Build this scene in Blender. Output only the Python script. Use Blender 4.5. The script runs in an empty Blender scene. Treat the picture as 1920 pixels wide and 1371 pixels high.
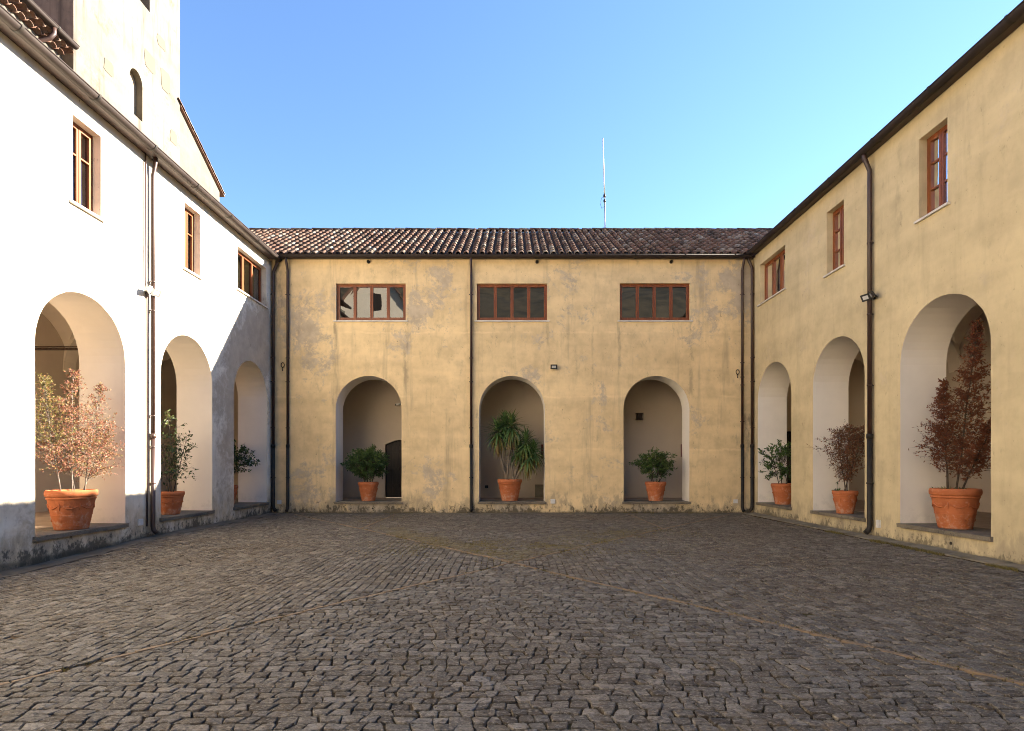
import bpy, math, random
from mathutils import Vector, noise
from mathutils.geometry import tessellate_polygon

scene = bpy.context.scene
COL = scene.collection
R = math.radians

# ------------------------------------------------------------------ camera, sky, sun, exposure
CAM_H = 1.5
FPX = 1050.0                      # focal length in pixels of the 1920 wide photograph
cd = bpy.data.cameras.new('camera')
cd.sensor_fit = 'HORIZONTAL'
cd.sensor_width = 36.0
cd.lens = FPX * 36.0 / 1920.0
cd.shift_y = 188.5 / 1920.0
cd.clip_start = 0.05
cd.clip_end = 6000
cam = bpy.data.objects.new('camera', cd)
COL.objects.link(cam)
cam.location = (0, 0, CAM_H)
cam.rotation_euler = (R(90), 0, 0)
scene.camera = cam

SUN = Vector((1.0, 0.378, 0.482)).normalized()
SUN_EL = math.asin(SUN.z)
SUN_AZ = math.atan2(SUN.x, SUN.y)       # clockwise from +Y
world = bpy.data.worlds.new('World')
scene.world = world
world.use_nodes = True
wn = world.node_tree
bg = wn.nodes['Background']
sky = wn.nodes.new('ShaderNodeTexSky')
sky.sky_type = 'NISHITA'
sky.sun_disc = False
sky.sun_elevation = SUN_EL
sky.sun_rotation = SUN_AZ
sky.altitude = 1500
sky.air_density = 1.0
sky.dust_density = 0.1
sky.ozone_density = 4.2
wn.links.new(sky.outputs[0], bg.inputs['Color'])
bg.inputs['Strength'].default_value = 0.050

sl = bpy.data.lights.new('sun', 'SUN')
sl.energy = 5.0
sl.angle = R(0.55)
sl.color = (1.0, 0.88, 0.72)
so = bpy.data.objects.new('sun', sl)
COL.objects.link(so)
so.rotation_euler = SUN.to_track_quat('Z', 'Y').to_euler()
so.location = (40, 20, 40)

scene.view_settings.view_transform = 'Standard'
scene.view_settings.look = 'None'
scene.view_settings.gamma = 1.0
scene.view_settings.use_curve_mapping = False
scene.view_settings.exposure = 3.15
scene.render.engine = 'CYCLES'
scene.cycles.use_denoising = True
scene.cycles.filter_width = 1.0
scene.cycles.max_bounces = 6
scene.cycles.adaptive_threshold = 0.02
scene.cycles.diffuse_bounces = 4
scene.cycles.sample_clamp_indirect = 8.0

# ------------------------------------------------------------------ node helpers
class NT:
    def __init__(s, name):
        s.m = bpy.data.materials.new(name)
        s.m.use_nodes = True
        s.t = s.m.node_tree
        s.b = s.t.nodes['Principled BSDF']
        s.out = s.t.nodes['Material Output']
        s._pos = None
    def n(s, kind, **kw):
        nd = s.t.nodes.new('ShaderNode' + kind)
        for k, v in kw.items():
            setattr(nd, k, v)
        return nd
    def l(s, a, b):
        s.t.links.new(a, b)
    def put(s, sock, v):
        if hasattr(v, 'is_output'):
            s.l(v, sock)
        elif v is not None:
            if isinstance(v, (tuple, list)) and len(v) == 3 and sock.type == 'RGBA':
                v = (*v, 1.0)
            sock.default_value = v
    def pos(s):
        if s._pos is None:
            s._pos = s.n('NewGeometry').outputs['Position']
        return s._pos
    def mapping(s, vec, scale=(1, 1, 1), loc=(0, 0, 0)):
        m = s.n('Mapping')
        s.l(vec, m.inputs['Vector'])
        m.inputs['Scale'].default_value = scale
        m.inputs['Location'].default_value = loc
        return m.outputs[0]
    def noise(s, scale=1.0, detail=4.0, rough=0.55, stretch=None, loc=(0, 0, 0), dist=0.0, vec=None):
        v = vec if vec is not None else s.pos()
        if stretch or any(loc):
            v = s.mapping(v, stretch or (1, 1, 1), loc)
        t = s.n('TexNoise')
        s.l(v, t.inputs['Vector'])
        t.inputs['Scale'].default_value = scale
        t.inputs['Detail'].default_value = min(detail, 2.0 if scale >= 30 else (3.0 if scale >= 11 else 5.0))
        t.inputs['Roughness'].default_value = rough
        t.inputs['Distortion'].default_value = dist
        return t.outputs['Fac']
    def ramp(s, fac, a, b, lo=0.0, hi=1.0):
        m = s.n('MapRange', interpolation_type='SMOOTHSTEP')
        s.put(m.inputs['Value'], fac)
        m.inputs['From Min'].default_value = a
        m.inputs['From Max'].default_value = b
        m.inputs['To Min'].default_value = lo
        m.inputs['To Max'].default_value = hi
        return m.outputs[0]
    def math(s, op, a, b=0.0, clamp=False):
        m = s.n('Math', operation=op, use_clamp=clamp)
        s.put(m.inputs[0], a)
        s.put(m.inputs[1], b)
        return m.outputs[0]
    def mix(s, fac, a, b, mode='MIX'):
        m = s.n('Mix', data_type='RGBA', blend_type=mode)
        s.put(m.inputs[0], fac)
        s.put(m.inputs[6], a)
        s.put(m.inputs[7], b)
        return m.outputs[2]
    def attr(s, name='tint'):
        a = s.n('Attribute')
        a.attribute_name = name
        return a.outputs['Fac']
    def cramp(s, fac, stops):
        c = s.n('ValToRGB')
        s.put(c.inputs[0], fac)
        e = c.color_ramp.elements
        while len(e) < len(stops):
            e.new(0.5)
        for i, (p, col) in enumerate(stops):
            e[i].position = p
            e[i].color = (*col, 1)
        return c.outputs[0]
    def xyz(s):
        sp = s.n('SeparateXYZ')
        s.l(s.pos(), sp.inputs[0])
        return sp.outputs
    def bump(s, h, strength=0.3, dist=0.01):
        b = s.n('Bump')
        b.inputs['Strength'].default_value = strength
        b.inputs['Distance'].default_value = dist
        s.put(b.inputs['Height'], h)
        s.l(b.outputs[0], s.b.inputs['Normal'])
    def done(s, col=None, rough=None, metal=None, spec=None):
        if col is not None: s.put(s.b.inputs['Base Color'], col)
        if rough is not None: s.put(s.b.inputs['Roughness'], rough)
        if metal is not None: s.put(s.b.inputs['Metallic'], metal)
        if spec is not None: s.put(s.b.inputs['Specular IOR Level'], spec)
        return s.m

def plaster(name, colA, colB, grey, patch_lo, patch_hi, damp_h, damp_amt, streak=0.35, spots=(), drips=(), axis=0, seed=0.0, seams=(), cloud=0.5, warm_low=None):
    t = NT(name)
    o = (seed, seed * 1.7, seed * 0.3)
    x, y, z = t.xyz()
    along = (x, y)[axis]
    big = t.ramp(t.noise(0.45, 5, 0.6, loc=o), 0.3, 0.7)
    col = t.mix(big, colA, colB)
    mid = t.ramp(t.noise(2.2, 6, 0.62, loc=o), 0.35, 0.75)
    col = t.mix(t.math('MULTIPLY', mid, cloud), col, tuple(c * k for c, k in zip(colB, (0.70, 0.70, 0.74))))
    fine = t.ramp(t.noise(6.5, 5, 0.7, stretch=(1, 1, 0.6), loc=(seed, 8, 3)), 0.45, 0.75)
    col = t.mix(t.math('MULTIPLY', fine, cloud * 0.6), col, tuple(c * 0.78 for c in colB))
    if seams:
        sw = t.math('MULTIPLY', t.math('SUBTRACT', t.noise(1.6, 4, 0.6), 0.5), 0.22)
        sm = t.ramp(t.noise(1.3, 4, 0.6, loc=(9, 2, 4)), 0.42, 0.62)
        for zs_ in seams:
            d = t.math('ABSOLUTE', t.math('ADD', t.math('SUBTRACT', z, zs_), sw))
            col = t.mix(t.math('MULTIPLY', t.math('MULTIPLY', t.ramp(d, 0.05, 0.008), sm), 0.3), col, tuple(min(1, c * 1.25) for c in colA))
    # cloudy trowel bands: paint lifts along the render days
    band = t.ramp(t.noise(1.1, 4, 0.5, stretch=(0.25, 0.25, 1.6), loc=o), 0.42, 0.72)
    col = t.mix(t.math('MULTIPLY', band, 0.35), col, tuple(min(1, c * 1.22) for c in colA))
    st = t.ramp(t.noise(2.6, 6, 0.66, stretch=(1, 1, 0.09), loc=o), 0.5, 0.78)
    col = t.mix(t.math('MULTIPLY', st, streak), col, tuple(c * 0.55 for c in grey))
    # lost paint: grey render shows through
    mask = t.noise(0.35, 2, 0.5, loc=(3 + seed, 1, 2))
    pn = t.math('ADD', t.math('MULTIPLY', t.noise(1.3, 5, 0.72, loc=o, dist=0.4), 0.72), t.math('MULTIPLY', t.noise(10, 5, 0.7, loc=o), 0.28))
    pv = t.math('ADD', pn, t.math('MULTIPLY', t.math('SUBTRACT', mask, 0.5), 0.55))
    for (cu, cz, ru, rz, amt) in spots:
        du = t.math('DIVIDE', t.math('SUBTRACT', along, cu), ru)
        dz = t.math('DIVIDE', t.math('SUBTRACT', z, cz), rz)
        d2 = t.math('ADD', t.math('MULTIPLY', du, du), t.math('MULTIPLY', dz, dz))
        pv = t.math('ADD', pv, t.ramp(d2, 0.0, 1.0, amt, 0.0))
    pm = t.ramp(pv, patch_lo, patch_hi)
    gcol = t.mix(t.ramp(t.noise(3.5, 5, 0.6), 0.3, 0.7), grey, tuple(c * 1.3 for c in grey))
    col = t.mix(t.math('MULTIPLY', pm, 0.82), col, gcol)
    # pale flaked bits
    fl = t.ramp(t.noise(7, 6, 0.7, loc=o), 0.70, 0.78)
    col = t.mix(t.math('MULTIPLY', fl, 0.35), col, tuple(min(1, c * 1.35) for c in colA))
    # dirt specks
    sp = t.ramp(t.noise(13, 5, 0.75, loc=(5, seed, 1)), 0.67, 0.75)
    col = t.mix(t.math('MULTIPLY', sp, 0.5), col, (0.12, 0.10, 0.075))
    # rain drips below sill ends
    if drips:
        wob = t.math('MULTIPLY', t.math('SUBTRACT', t.noise(2.0, 4, 0.6), 0.5), 0.16)
        m4 = t.ramp(t.noise(5, 5, 0.7, stretch=(1, 1, 0.35)), 0.40, 0.66)
    for (du_, ztop, w, amt) in drips:
        d = t.math('ABSOLUTE', t.math('ADD', t.math('SUBTRACT', along, du_), wob))
        m1 = t.ramp(d, w, w * 0.25)
        m2 = t.ramp(z, ztop + 0.02, ztop - 0.08)
        m3 = t.ramp(z, ztop - 3.2, ztop - 0.6)
        mm = t.math('MULTIPLY', t.math('MULTIPLY', m1, m2), t.math('MULTIPLY', m3, m4))
        col = t.mix(t.math('MULTIPLY', mm, amt), col, (0.13, 0.115, 0.09))
    if warm_low:
        wl = t.math('MULTIPLY', t.ramp(z, 1.1, 0.35), t.ramp(t.noise(1.7, 5, 0.65, loc=(seed, 1, 1)), 0.30, 0.58))
        col = t.mix(t.math('MULTIPLY', wl, 0.85), col, warm_low)
    # rising damp, algae and lost paint near the ground
    if damp_amt:
        hmod = t.ramp(t.noise(0.9, 3, 0.6, loc=(seed, 5, 0)), 0.3, 0.7, 0.35, 1.0)
        hz = t.math('MULTIPLY', t.ramp(z, damp_h, 0.0), hmod)
        dn = t.noise(4.2, 5, 0.72, stretch=(1, 1, 0.45), loc=o)
        dv = t.math('ADD', t.math('MULTIPLY', hz, 0.40), t.math('SUBTRACT', dn, 0.5))
        col = t.mix(t.math('MULTIPLY', t.ramp(dv, 0.08, 0.30), 0.6 * damp_amt), col, (0.24, 0.205, 0.15))
        dn2 = t.noise(9.0, 5, 0.78, stretch=(1, 1, 0.6), loc=(seed, 2, 7))
        hz2 = t.math('MULTIPLY', t.ramp(z, damp_h * 0.5, -0.05), hmod)
        dv2 = t.math('ADD', t.math('MULTIPLY', hz2, 0.34), t.math('SUBTRACT', dn2, 0.5))
        col = t.mix(t.math('MULTIPLY', t.ramp(dv2, 0.12, 0.27), 0.85 * damp_amt), col, (0.060, 0.053, 0.038))
        low = t.ramp(t.math('ADD', z, t.math('MULTIPLY', t.math('SUBTRACT', dn2, 0.5), 0.30)), 0.075, -0.01)
        col = t.mix(t.math('MULTIPLY', low, 0.75 * damp_amt), col, (0.055, 0.050, 0.036))
    h = t.math('ADD', t.math('MULTIPLY', t.noise(9, 8, 0.65), 0.7), t.math('MULTIPLY', t.noise(1.2, 3, 0.5), 3.0))
    h = t.math('SUBTRACT', h, t.math('MULTIPLY', pm, 0.25))
    t.bump(h, 0.35, 0.012)
    return t.done(col, 0.92, spec=0.15)

def cream(name, col, var=0.06, seed=0.0, dirt=0.0):
    t = NT(name)
    c = t.mix(t.ramp(t.noise(0.7, 5, 0.6, loc=(seed, 0, 0)), 0.3, 0.7), col, tuple(k * (1 - var * 1.6) for k in col))
    c = t.mix(t.math('MULTIPLY', t.ramp(t.noise(3, 6, 0.65, stretch=(1, 1, 0.2)), 0.55, 0.8), 0.25), c, tuple(k * 0.8 for k in col))
    if dirt:
        x, y, z = t.xyz()
        dv = t.math('ADD', t.ramp(z, 1.1, 0.35, 0, 0.4), t.math('SUBTRACT', t.noise(5, 7, 0.7), 0.5))
        c = t.mix(t.math('MULTIPLY', t.ramp(dv, 0.28, 0.5), dirt), c, tuple(k * 0.55 for k in col))
    t.bump(t.math('ADD', t.math('MULTIPLY', t.noise(1.5, 3, 0.5), 2.0), t.math('MULTIPLY', t.noise(18, 5, 0.6), 0.25)), 0.25, 0.01)
    return t.done(c, 0.9, spec=0.15)

M = {}
M['plaster_back'] = plaster('ochre_plaster_weathered', (0.745, 0.570, 0.320), (0.645, 0.487, 0.268), (0.37, 0.31, 0.235), 0.565, 0.67, 1.0, 1.0, streak=0.55, cloud=0.62, seams=(5.72, 3.70, 2.02),
    spots=((-6.25, 6.2, 1.5, 2.0, 0.19), (-2.7, 6.8, 0.8, 0.8, 0.075), (-5.9, 4.3, 1.8, 1.0, 0.09), (6.0, 7.3, 0.45, 0.3, 0.02), (2.6, 6.3, 0.6, 1.0, 0.07), (-4.4, 0.2, 1.0, 0.32, 0.20), (0.0, 0.2, 1.1, 0.32, 0.20), (4.5, 0.2, 1.1, 0.30, 0.17)),
    drips=((-3.36, 6.06, 0.10, 0.8), (-5.6, 6.06, 0.07, 0.5), (1.14, 6.06, 0.08, 0.35), (3.38, 6.06, 0.07, 0.45), (5.66, 6.06, 0.09, 0.85), (2.55, 6.9, 0.05, 0.35), (-7.4, 7.9, 0.2, 0.6), (7.45, 3.2, 0.25, 0.7)), axis=0)
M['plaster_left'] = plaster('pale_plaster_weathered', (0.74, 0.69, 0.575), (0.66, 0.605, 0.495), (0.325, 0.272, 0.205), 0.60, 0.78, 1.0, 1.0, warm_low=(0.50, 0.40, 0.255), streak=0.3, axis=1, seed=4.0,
    spots=((9.0, 0.8, 5.0, 1.1, 0.16), (16.6, 4.6, 2.4, 2.6, 0.30), (15.2, 2.5, 1.6, 3.2, 0.28)))  # grey paint losses biased into the shaded zone, sunlit wall kept pale for bounce
M['plaster_right'] = plaster('yellow_plaster', (0.585, 0.478, 0.288), (0.50, 0.408, 0.245), (0.42, 0.345, 0.24), 0.60, 0.76, 0.8, 0.8, streak=0.25, cloud=0.5, axis=1, seed=9.0,
    drips=((11.05, 7.9, 0.14, 0.25), (9.75, 0.42, 0.22, 0.95), (13.0, 0.42, 0.35, 0.6), (16.3, 0.42, 0.8, 0.7), (12.6, 0.42, 0.25, 0.7)))
M['tower'] = plaster('tower_render_stained', (0.125, 0.118, 0.104), (0.102, 0.094, 0.080), (0.062, 0.052, 0.038), 0.55, 0.72, 1, 0, streak=0.95, axis=1, seed=13.0)
M['tower_shade'] = plaster('tower_render_shaded', (0.22, 0.18, 0.135), (0.17, 0.14, 0.105), (0.09, 0.08, 0.065), 0.5, 0.66, 1, 0, streak=0.7, axis=0, seed=17.0)  # shade tone of the tower render, for the sides and belfry opening
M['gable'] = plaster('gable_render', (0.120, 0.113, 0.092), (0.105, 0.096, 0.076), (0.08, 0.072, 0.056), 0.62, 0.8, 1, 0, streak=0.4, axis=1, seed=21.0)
M['patch'] = cream('putlog_patch_mortar', (0.098, 0.088, 0.068))
M['blind'] = cream('blind_window_render', (0.30, 0.235, 0.16))
M['reveal'] = cream('cream_reveal_plaster', (0.82, 0.755, 0.66), dirt=0.25)
M['arcade'] = cream('arcade_plaster', (0.58, 0.485, 0.375), seed=3.0, dirt=0.15)
M['vault'] = cream('vault_plaster', (0.76, 0.67, 0.54), seed=5.0)

def stone_slab():
    t = NT('grey_stone_slab')
    c = t.mix(t.ramp(t.noise(2.5, 7, 0.65), 0.3, 0.7), (0.20, 0.168, 0.125), (0.115, 0.098, 0.074))
    c = t.mix(t.math('MULTIPLY', t.ramp(t.noise(14, 6, 0.7), 0.58, 0.68), 0.7), c, (0.06, 0.055, 0.045))
    c = t.mix(t.math('MULTIPLY', t.ramp(t.noise(60, 3, 0.6), 0.55, 0.7), 0.3), c, (0.4, 0.38, 0.34))
    t.bump(t.noise(22, 6, 0.7), 0.5, 0.01)
    return t.done(c, 0.85, spec=0.25)
M['slab'] = stone_slab()

def sett_mat():
    t = NT('granite_sett')
    tint = t.attr()
    c = t.cramp(tint, [(0.0, (0.062, 0.051, 0.040)), (0.35, (0.104, 0.090, 0.072)), (0.7, (0.140, 0.124, 0.103)), (1.0, (0.200, 0.179, 0.150))])
    big = t.ramp(t.noise(0.35, 4, 0.6), 0.35, 0.7)
    c = t.mix(t.math('MULTIPLY', big, 0.6), c, t.mix(1.0, c, (0.86, 0.72, 0.55), 'MULTIPLY'))
    c = t.mix(t.math('MULTIPLY', t.ramp(t.noise(0.6, 3, 0.6, loc=(8, 1, 0)), 0.55, 0.75), 0.5), c, t.mix(1.0, c, (1.3, 1.3, 1.35), 'MULTIPLY'))
    d = t.ramp(t.noise(8, 5, 0.75), 0.48, 0.62)
    c = t.mix(t.math('MULTIPLY', d, 0.65), c, (0.066, 0.050, 0.034))
    ru = t.ramp(t.noise(5.5, 5, 0.75, loc=(11, 3, 0)), 0.56, 0.68)
    c = t.mix(t.math('MULTIPLY', ru, 0.6), c, (0.13, 0.085, 0.042))
    s = t.ramp(t.noise(44, 3, 0.75, stretch=(0.7, 1.3, 1)), 0.52, 0.62)
    c = t.mix(t.math('MULTIPLY', s, 0.42), c, (0.30, 0.265, 0.215))
    s2 = t.ramp(t.noise(52, 3, 0.75, stretch=(0.6, 1.4, 1), loc=(4, 4, 4)), 0.53, 0.61)
    c = t.mix(t.math('MULTIPLY', s2, 0.55), c, (0.028, 0.023, 0.017))
    x, y, z = t.xyz()
    dv = t.math('SUBTRACT', t.math('SUBTRACT', y, 8.72), t.math('MULTIPLY', t.math('ABSOLUTE', x), 1.285))
    band = t.math('MULTIPLY', t.ramp(dv, -0.35, 0.15), t.ramp(dv, 2.6, 0.5))
    band = t.math('MULTIPLY', band, t.ramp(t.math('ABSOLUTE', x), 5.0, 2.0))
    mo = t.math('ADD', t.math('MULTIPLY', t.noise(1.1, 4, 0.6, loc=(2, 7, 0)), 0.5), t.math('MULTIPLY', t.noise(10, 4, 0.7), 0.5))
    mo = t.ramp(t.math('ADD', mo, t.math('MULTIPLY', band, 0.12)), 0.55, 0.66)
    c = t.mix(t.math('MULTIPLY', mo, t.ramp(band, 0.0, 1.0, 0.2, 0.6)), c, (0.135, 0.103, 0.038))
    t.bump(t.math('ADD', t.noise(32, 3, 0.75), t.math('MULTIPLY', t.noise(10, 4, 0.7), 1.5)), 0.55, 0.022)
    return t.done(c, 0.8, spec=0.25)
M['sett'] = sett_mat()

def bed_mat():
    t = NT('joint_earth')
    c = t.mix(t.ramp(t.noise(5, 7, 0.7), 0.35, 0.65), (0.098, 0.066, 0.036), (0.024, 0.017, 0.010))
    moss = t.ramp(t.noise(1.0, 5, 0.6, loc=(2, 7, 0)), 0.52, 0.66)
    c = t.mix(t.math('MULTIPLY', moss, 0.6), c, (0.075, 0.068, 0.024))
    t.bump(t.noise(60, 5, 0.7), 0.6, 0.01)
    return t.done(c, 0.95, spec=0.1)
M['bed'] = bed_mat()

def simple(name, ca, cb, scale=6, rough=0.7, metal=0.0, spec=0.4, bump=0.2, bs=30, stretch=None):
    t = NT(name)
    c = t.mix(t.ramp(t.noise(scale, 6, 0.65, stretch=stretch), 0.3, 0.7), ca, cb)
    if bump:
        t.bump(t.noise(bs, 5, 0.65, stretch=stretch), bump, 0.006)
    return t.done(c, rough, metal, spec)
M['concrete'] = simple('worn_concrete_strip', (0.155, 0.132, 0.100), (0.080, 0.068, 0.052), 2.2, 0.9, bump=0.6, spec=0.2)
M['kerb'] = simple('kerb_slab_stone', (0.235, 0.205, 0.15), (0.13, 0.115, 0.085), 2.8, 0.9, bump=0.6, spec=0.2)
M['mortar'] = simple('pale_old_mortar', (0.20, 0.175, 0.14), (0.12, 0.10, 0.078), 9, 0.95, bump=0.6, spec=0.1)
M['ground'] = simple('dry_earth', (0.16, 0.13, 0.08), (0.09, 0.085, 0.045), 0.3, 0.95, bump=0.5, bs=3)
M['hill'] = simple('wooded_hillside', (0.006, 0.007, 0.004), (0.062, 0.048, 0.028), 0.11, 0.95, bump=0.8, bs=0.3)
M['marble'] = simple('pale_marble_sill', (0.62, 0.58, 0.52), (0.45, 0.42, 0.37), 5, 0.5)
M['wood'] = simple('varnished_window_wood', (0.23, 0.068, 0.020), (0.14, 0.038, 0.011), 9, 0.38, stretch=(1, 1, 0.1), bump=0.1)
M['darkdoor'] = simple('dark_stained_door', (0.030, 0.020, 0.014), (0.016, 0.011, 0.008), 8, 0.6, stretch=(6, 6, 0.3))
M['brownmetal'] = simple('brown_painted_metal', (0.043, 0.019, 0.014), (0.028, 0.014, 0.011), 3, 0.45, 0.0, 0.5, 0.05)
M['guttermetal'] = simple('brown_coated_gutter', (0.034, 0.025, 0.022), (0.025, 0.018, 0.016), 2.5, 0.62, 0.0, 0.2, 0.05)
M['castiron'] = simple('black_cast_iron', (0.013, 0.012, 0.011), (0.028, 0.022, 0.017), 5, 0.6, 0.0, 0.25, 0.2)
M['steel'] = simple('grey_galvanised_steel', (0.38, 0.37, 0.36), (0.28, 0.27, 0.26), 9, 0.4, 0.6)
M['black'] = simple('black_plastic', (0.02, 0.02, 0.02), (0.03, 0.03, 0.03), 9, 0.45, bump=0)
M['white'] = simple('white_plastic', (0.62, 0.61, 0.58), (0.52, 0.51, 0.48), 9, 0.5, bump=0)
M['red'] = simple('dark_red_paint', (0.16, 0.02, 0.015), (0.11, 0.016, 0.012), 9, 0.4, bump=0)
M['iron'] = simple('rusty_iron', (0.06, 0.035, 0.022), (0.035, 0.025, 0.02), 20, 0.7, 0.4)
M['soil'] = simple('potting_soil', (0.045, 0.03, 0.02), (0.02, 0.014, 0.010), 25, 0.95, bump=0.8)
M['lens'] = simple('floodlight_glass', (0.55, 0.56, 0.56), (0.45, 0.46, 0.46), 3, 0.12, bump=0)
M['floor'] = simple('arcade_brick_floor', (0.40, 0.30, 0.215), (0.31, 0.23, 0.165), 3, 0.8)
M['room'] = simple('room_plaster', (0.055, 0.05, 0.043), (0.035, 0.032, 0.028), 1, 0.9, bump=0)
M['brick'] = simple('paving_brick_clay', (0.225, 0.155, 0.095), (0.15, 0.105, 0.065), 7, 0.9, bump=0.5)
M['trunk'] = simple('pale_bark', (0.17, 0.14, 0.115), (0.06, 0.047, 0.036), 26, 0.9, bump=0.5)
M['darktrunk'] = simple('dark_bark', (0.085, 0.060, 0.042), (0.045, 0.034, 0.026), 22, 0.9, bump=0.5)
M['yuccatrunk'] = simple('yucca_bark', (0.21, 0.165, 0.12), (0.12, 0.092, 0.066), 20, 0.9, stretch=(1, 1, 3), bump=0.8)

def terracotta():
    t = NT('terracotta_pot')
    c = t.mix(t.ramp(t.noise(4, 6, 0.6), 0.3, 0.7), (0.44, 0.140, 0.055), (0.35, 0.105, 0.040))
    c = t.mix(t.math('MULTIPLY', t.ramp(t.noise(9, 7, 0.7), 0.55, 0.72), 0.5), c, (0.58, 0.34, 0.22))
    c = t.mix(t.math('MULTIPLY', t.ramp(t.noise(16, 6, 0.7, loc=(3, 3, 1)), 0.62, 0.72), 0.35), c, (0.25, 0.075, 0.03))
    x, y, z = t.xyz()
    bl = t.math('ADD', t.ramp(z, 0.95, 0.38, 0.0, 0.16), t.noise(6.5, 5, 0.72, loc=(1, 9, 4)))
    c = t.mix(t.math('MULTIPLY', t.ramp(bl, 0.60, 0.78), 0.45), c, (0.50, 0.36, 0.26))
    dm = t.ramp(t.noise(5, 5, 0.7, stretch=(1, 1, 0.4), loc=(6, 2, 1)), 0.56, 0.70)
    c = t.mix(t.math('MULTIPLY', dm, 0.4), c, (0.16, 0.060, 0.030))
    t.bump(t.noise(40, 5, 0.6), 0.3, 0.005)
    return t.done(c, 0.82, spec=0.18)
M['pot'] = terracotta()

def tile_mat():
    t = NT('old_roof_tile')
    tint = t.attr()
    c = t.cramp(tint, [(0.0, (0.062, 0.043, 0.033)), (0.3, (0.125, 0.076, 0.055)), (0.55, (0.175, 0.098, 0.070)), (0.8, (0.21, 0.155, 0.118)), (1.0, (0.31, 0.265, 0.215))])
    li = t.ramp(t.noise(5, 7, 0.7), 0.5, 0.66)
    c = t.mix(t.math('MULTIPLY', li, 0.6), c, (0.165, 0.15, 0.122))
    dk = t.ramp(t.noise(9, 7, 0.7, loc=(3, 1, 8)), 0.52, 0.64)
    c = t.mix(t.math('MULTIPLY', dk, 0.7), c, (0.050, 0.042, 0.034))
    t.bump(t.noise(30, 5, 0.7), 0.4, 0.008)
    return t.done(c, 0.9, spec=0.2)
M['tile'] = tile_mat()

def glass_mat():
    t = NT('window_glass')
    t.t.nodes.remove(t.b)
    tr = t.n('BsdfTransparent')
    tr.inputs['Color'].default_value = (0.50, 0.51, 0.49, 1)
    gl = t.n('BsdfGlossy')
    gl.inputs['Roughness'].default_value = 0.0
    gl.inputs['Color'].default_value = (0.95, 0.97, 0.97, 1)
    fr = t.n('Fresnel')
    fr.inputs['IOR'].default_value = 2.1
    b = t.n('Bump')
    b.inputs['Strength'].default_value = 0.10
    b.inputs['Distance'].default_value = 0.02
    t.l(t.noise(1.3, 0, 0.5), b.inputs['Height'])
    t.l(b.outputs[0], gl.inputs['Normal'])
    mx = t.n('MixShader')
    t.l(fr.outputs[0], mx.inputs[0])
    t.l(tr.outputs[0], mx.inputs[1])
    t.l(gl.outputs[0], mx.inputs[2])
    t.l(mx.outputs[0], t.out.inputs['Surface'])
    return t.m
M['glass'] = glass_mat()

def leaf_mat(name, stops, rough=0.55, trans=0.3):
    t = NT(name)
    c = t.cramp(t.attr(), stops)
    t.done(c, rough, spec=0.35)
    tl = t.n('BsdfTranslucent')
    t.put(tl.inputs['Color'], c)
    mx = t.n('MixShader')
    mx.inputs[0].default_value = trans
    t.l(t.b.outputs[0], mx.inputs[1])
    t.l(tl.outputs[0], mx.inputs[2])
    t.l(mx.outputs[0], t.out.inputs['Surface'])
    return t.m
M['leaf_pink'] = leaf_mat('coppery_leaf', [(0, (0.10, 0.11, 0.02)), (0.3, (0.20, 0.16, 0.045)), (0.45, (0.20, 0.080, 0.040)), (0.75, (0.31, 0.120, 0.075)), (1, (0.40, 0.20, 0.14))])
M['leaf_rust'] = leaf_mat('rust_leaf', [(0, (0.075, 0.026, 0.013)), (0.5, (0.175, 0.052, 0.022)), (0.85, (0.27, 0.088, 0.036)), (1, (0.26, 0.14, 0.045))])
M['leaf_rust_green'] = leaf_mat('faded_rust_leaf', [(0, (0.08, 0.033, 0.018)), (0.5, (0.19, 0.070, 0.032)), (0.8, (0.24, 0.11, 0.05)), (1, (0.13, 0.12, 0.04))])
M['leaf_green'] = leaf_mat('glossy_green_leaf', [(0, (0.020, 0.042, 0.012)), (0.5, (0.058, 0.105, 0.024)), (0.85, (0.115, 0.17, 0.038)), (1, (0.18, 0.22, 0.055))], 0.38, 0.2)
M['leaf_lime'] = leaf_mat('mixed_green_leaf', [(0, (0.025, 0.045, 0.016)), (0.5, (0.050, 0.080, 0.022)), (0.85, (0.12, 0.145, 0.035)), (1, (0.26, 0.27, 0.10))], 0.45, 0.3)
M['leaf_yucca'] = leaf_mat('yucca_leaf', [(0, (0.20, 0.115, 0.055)), (0.22, (0.26, 0.18, 0.055)), (0.4, (0.12, 0.15, 0.04)), (0.6, (0.070, 0.13, 0.036)), (1, (0.13, 0.21, 0.07))], 0.42, 0.2)
M['grass'] = leaf_mat('joint_grass', [(0, (0.07, 0.056, 0.018)), (0.5, (0.15, 0.118, 0.035)), (1, (0.22, 0.18, 0.06))], 0.7, 0.3)

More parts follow.
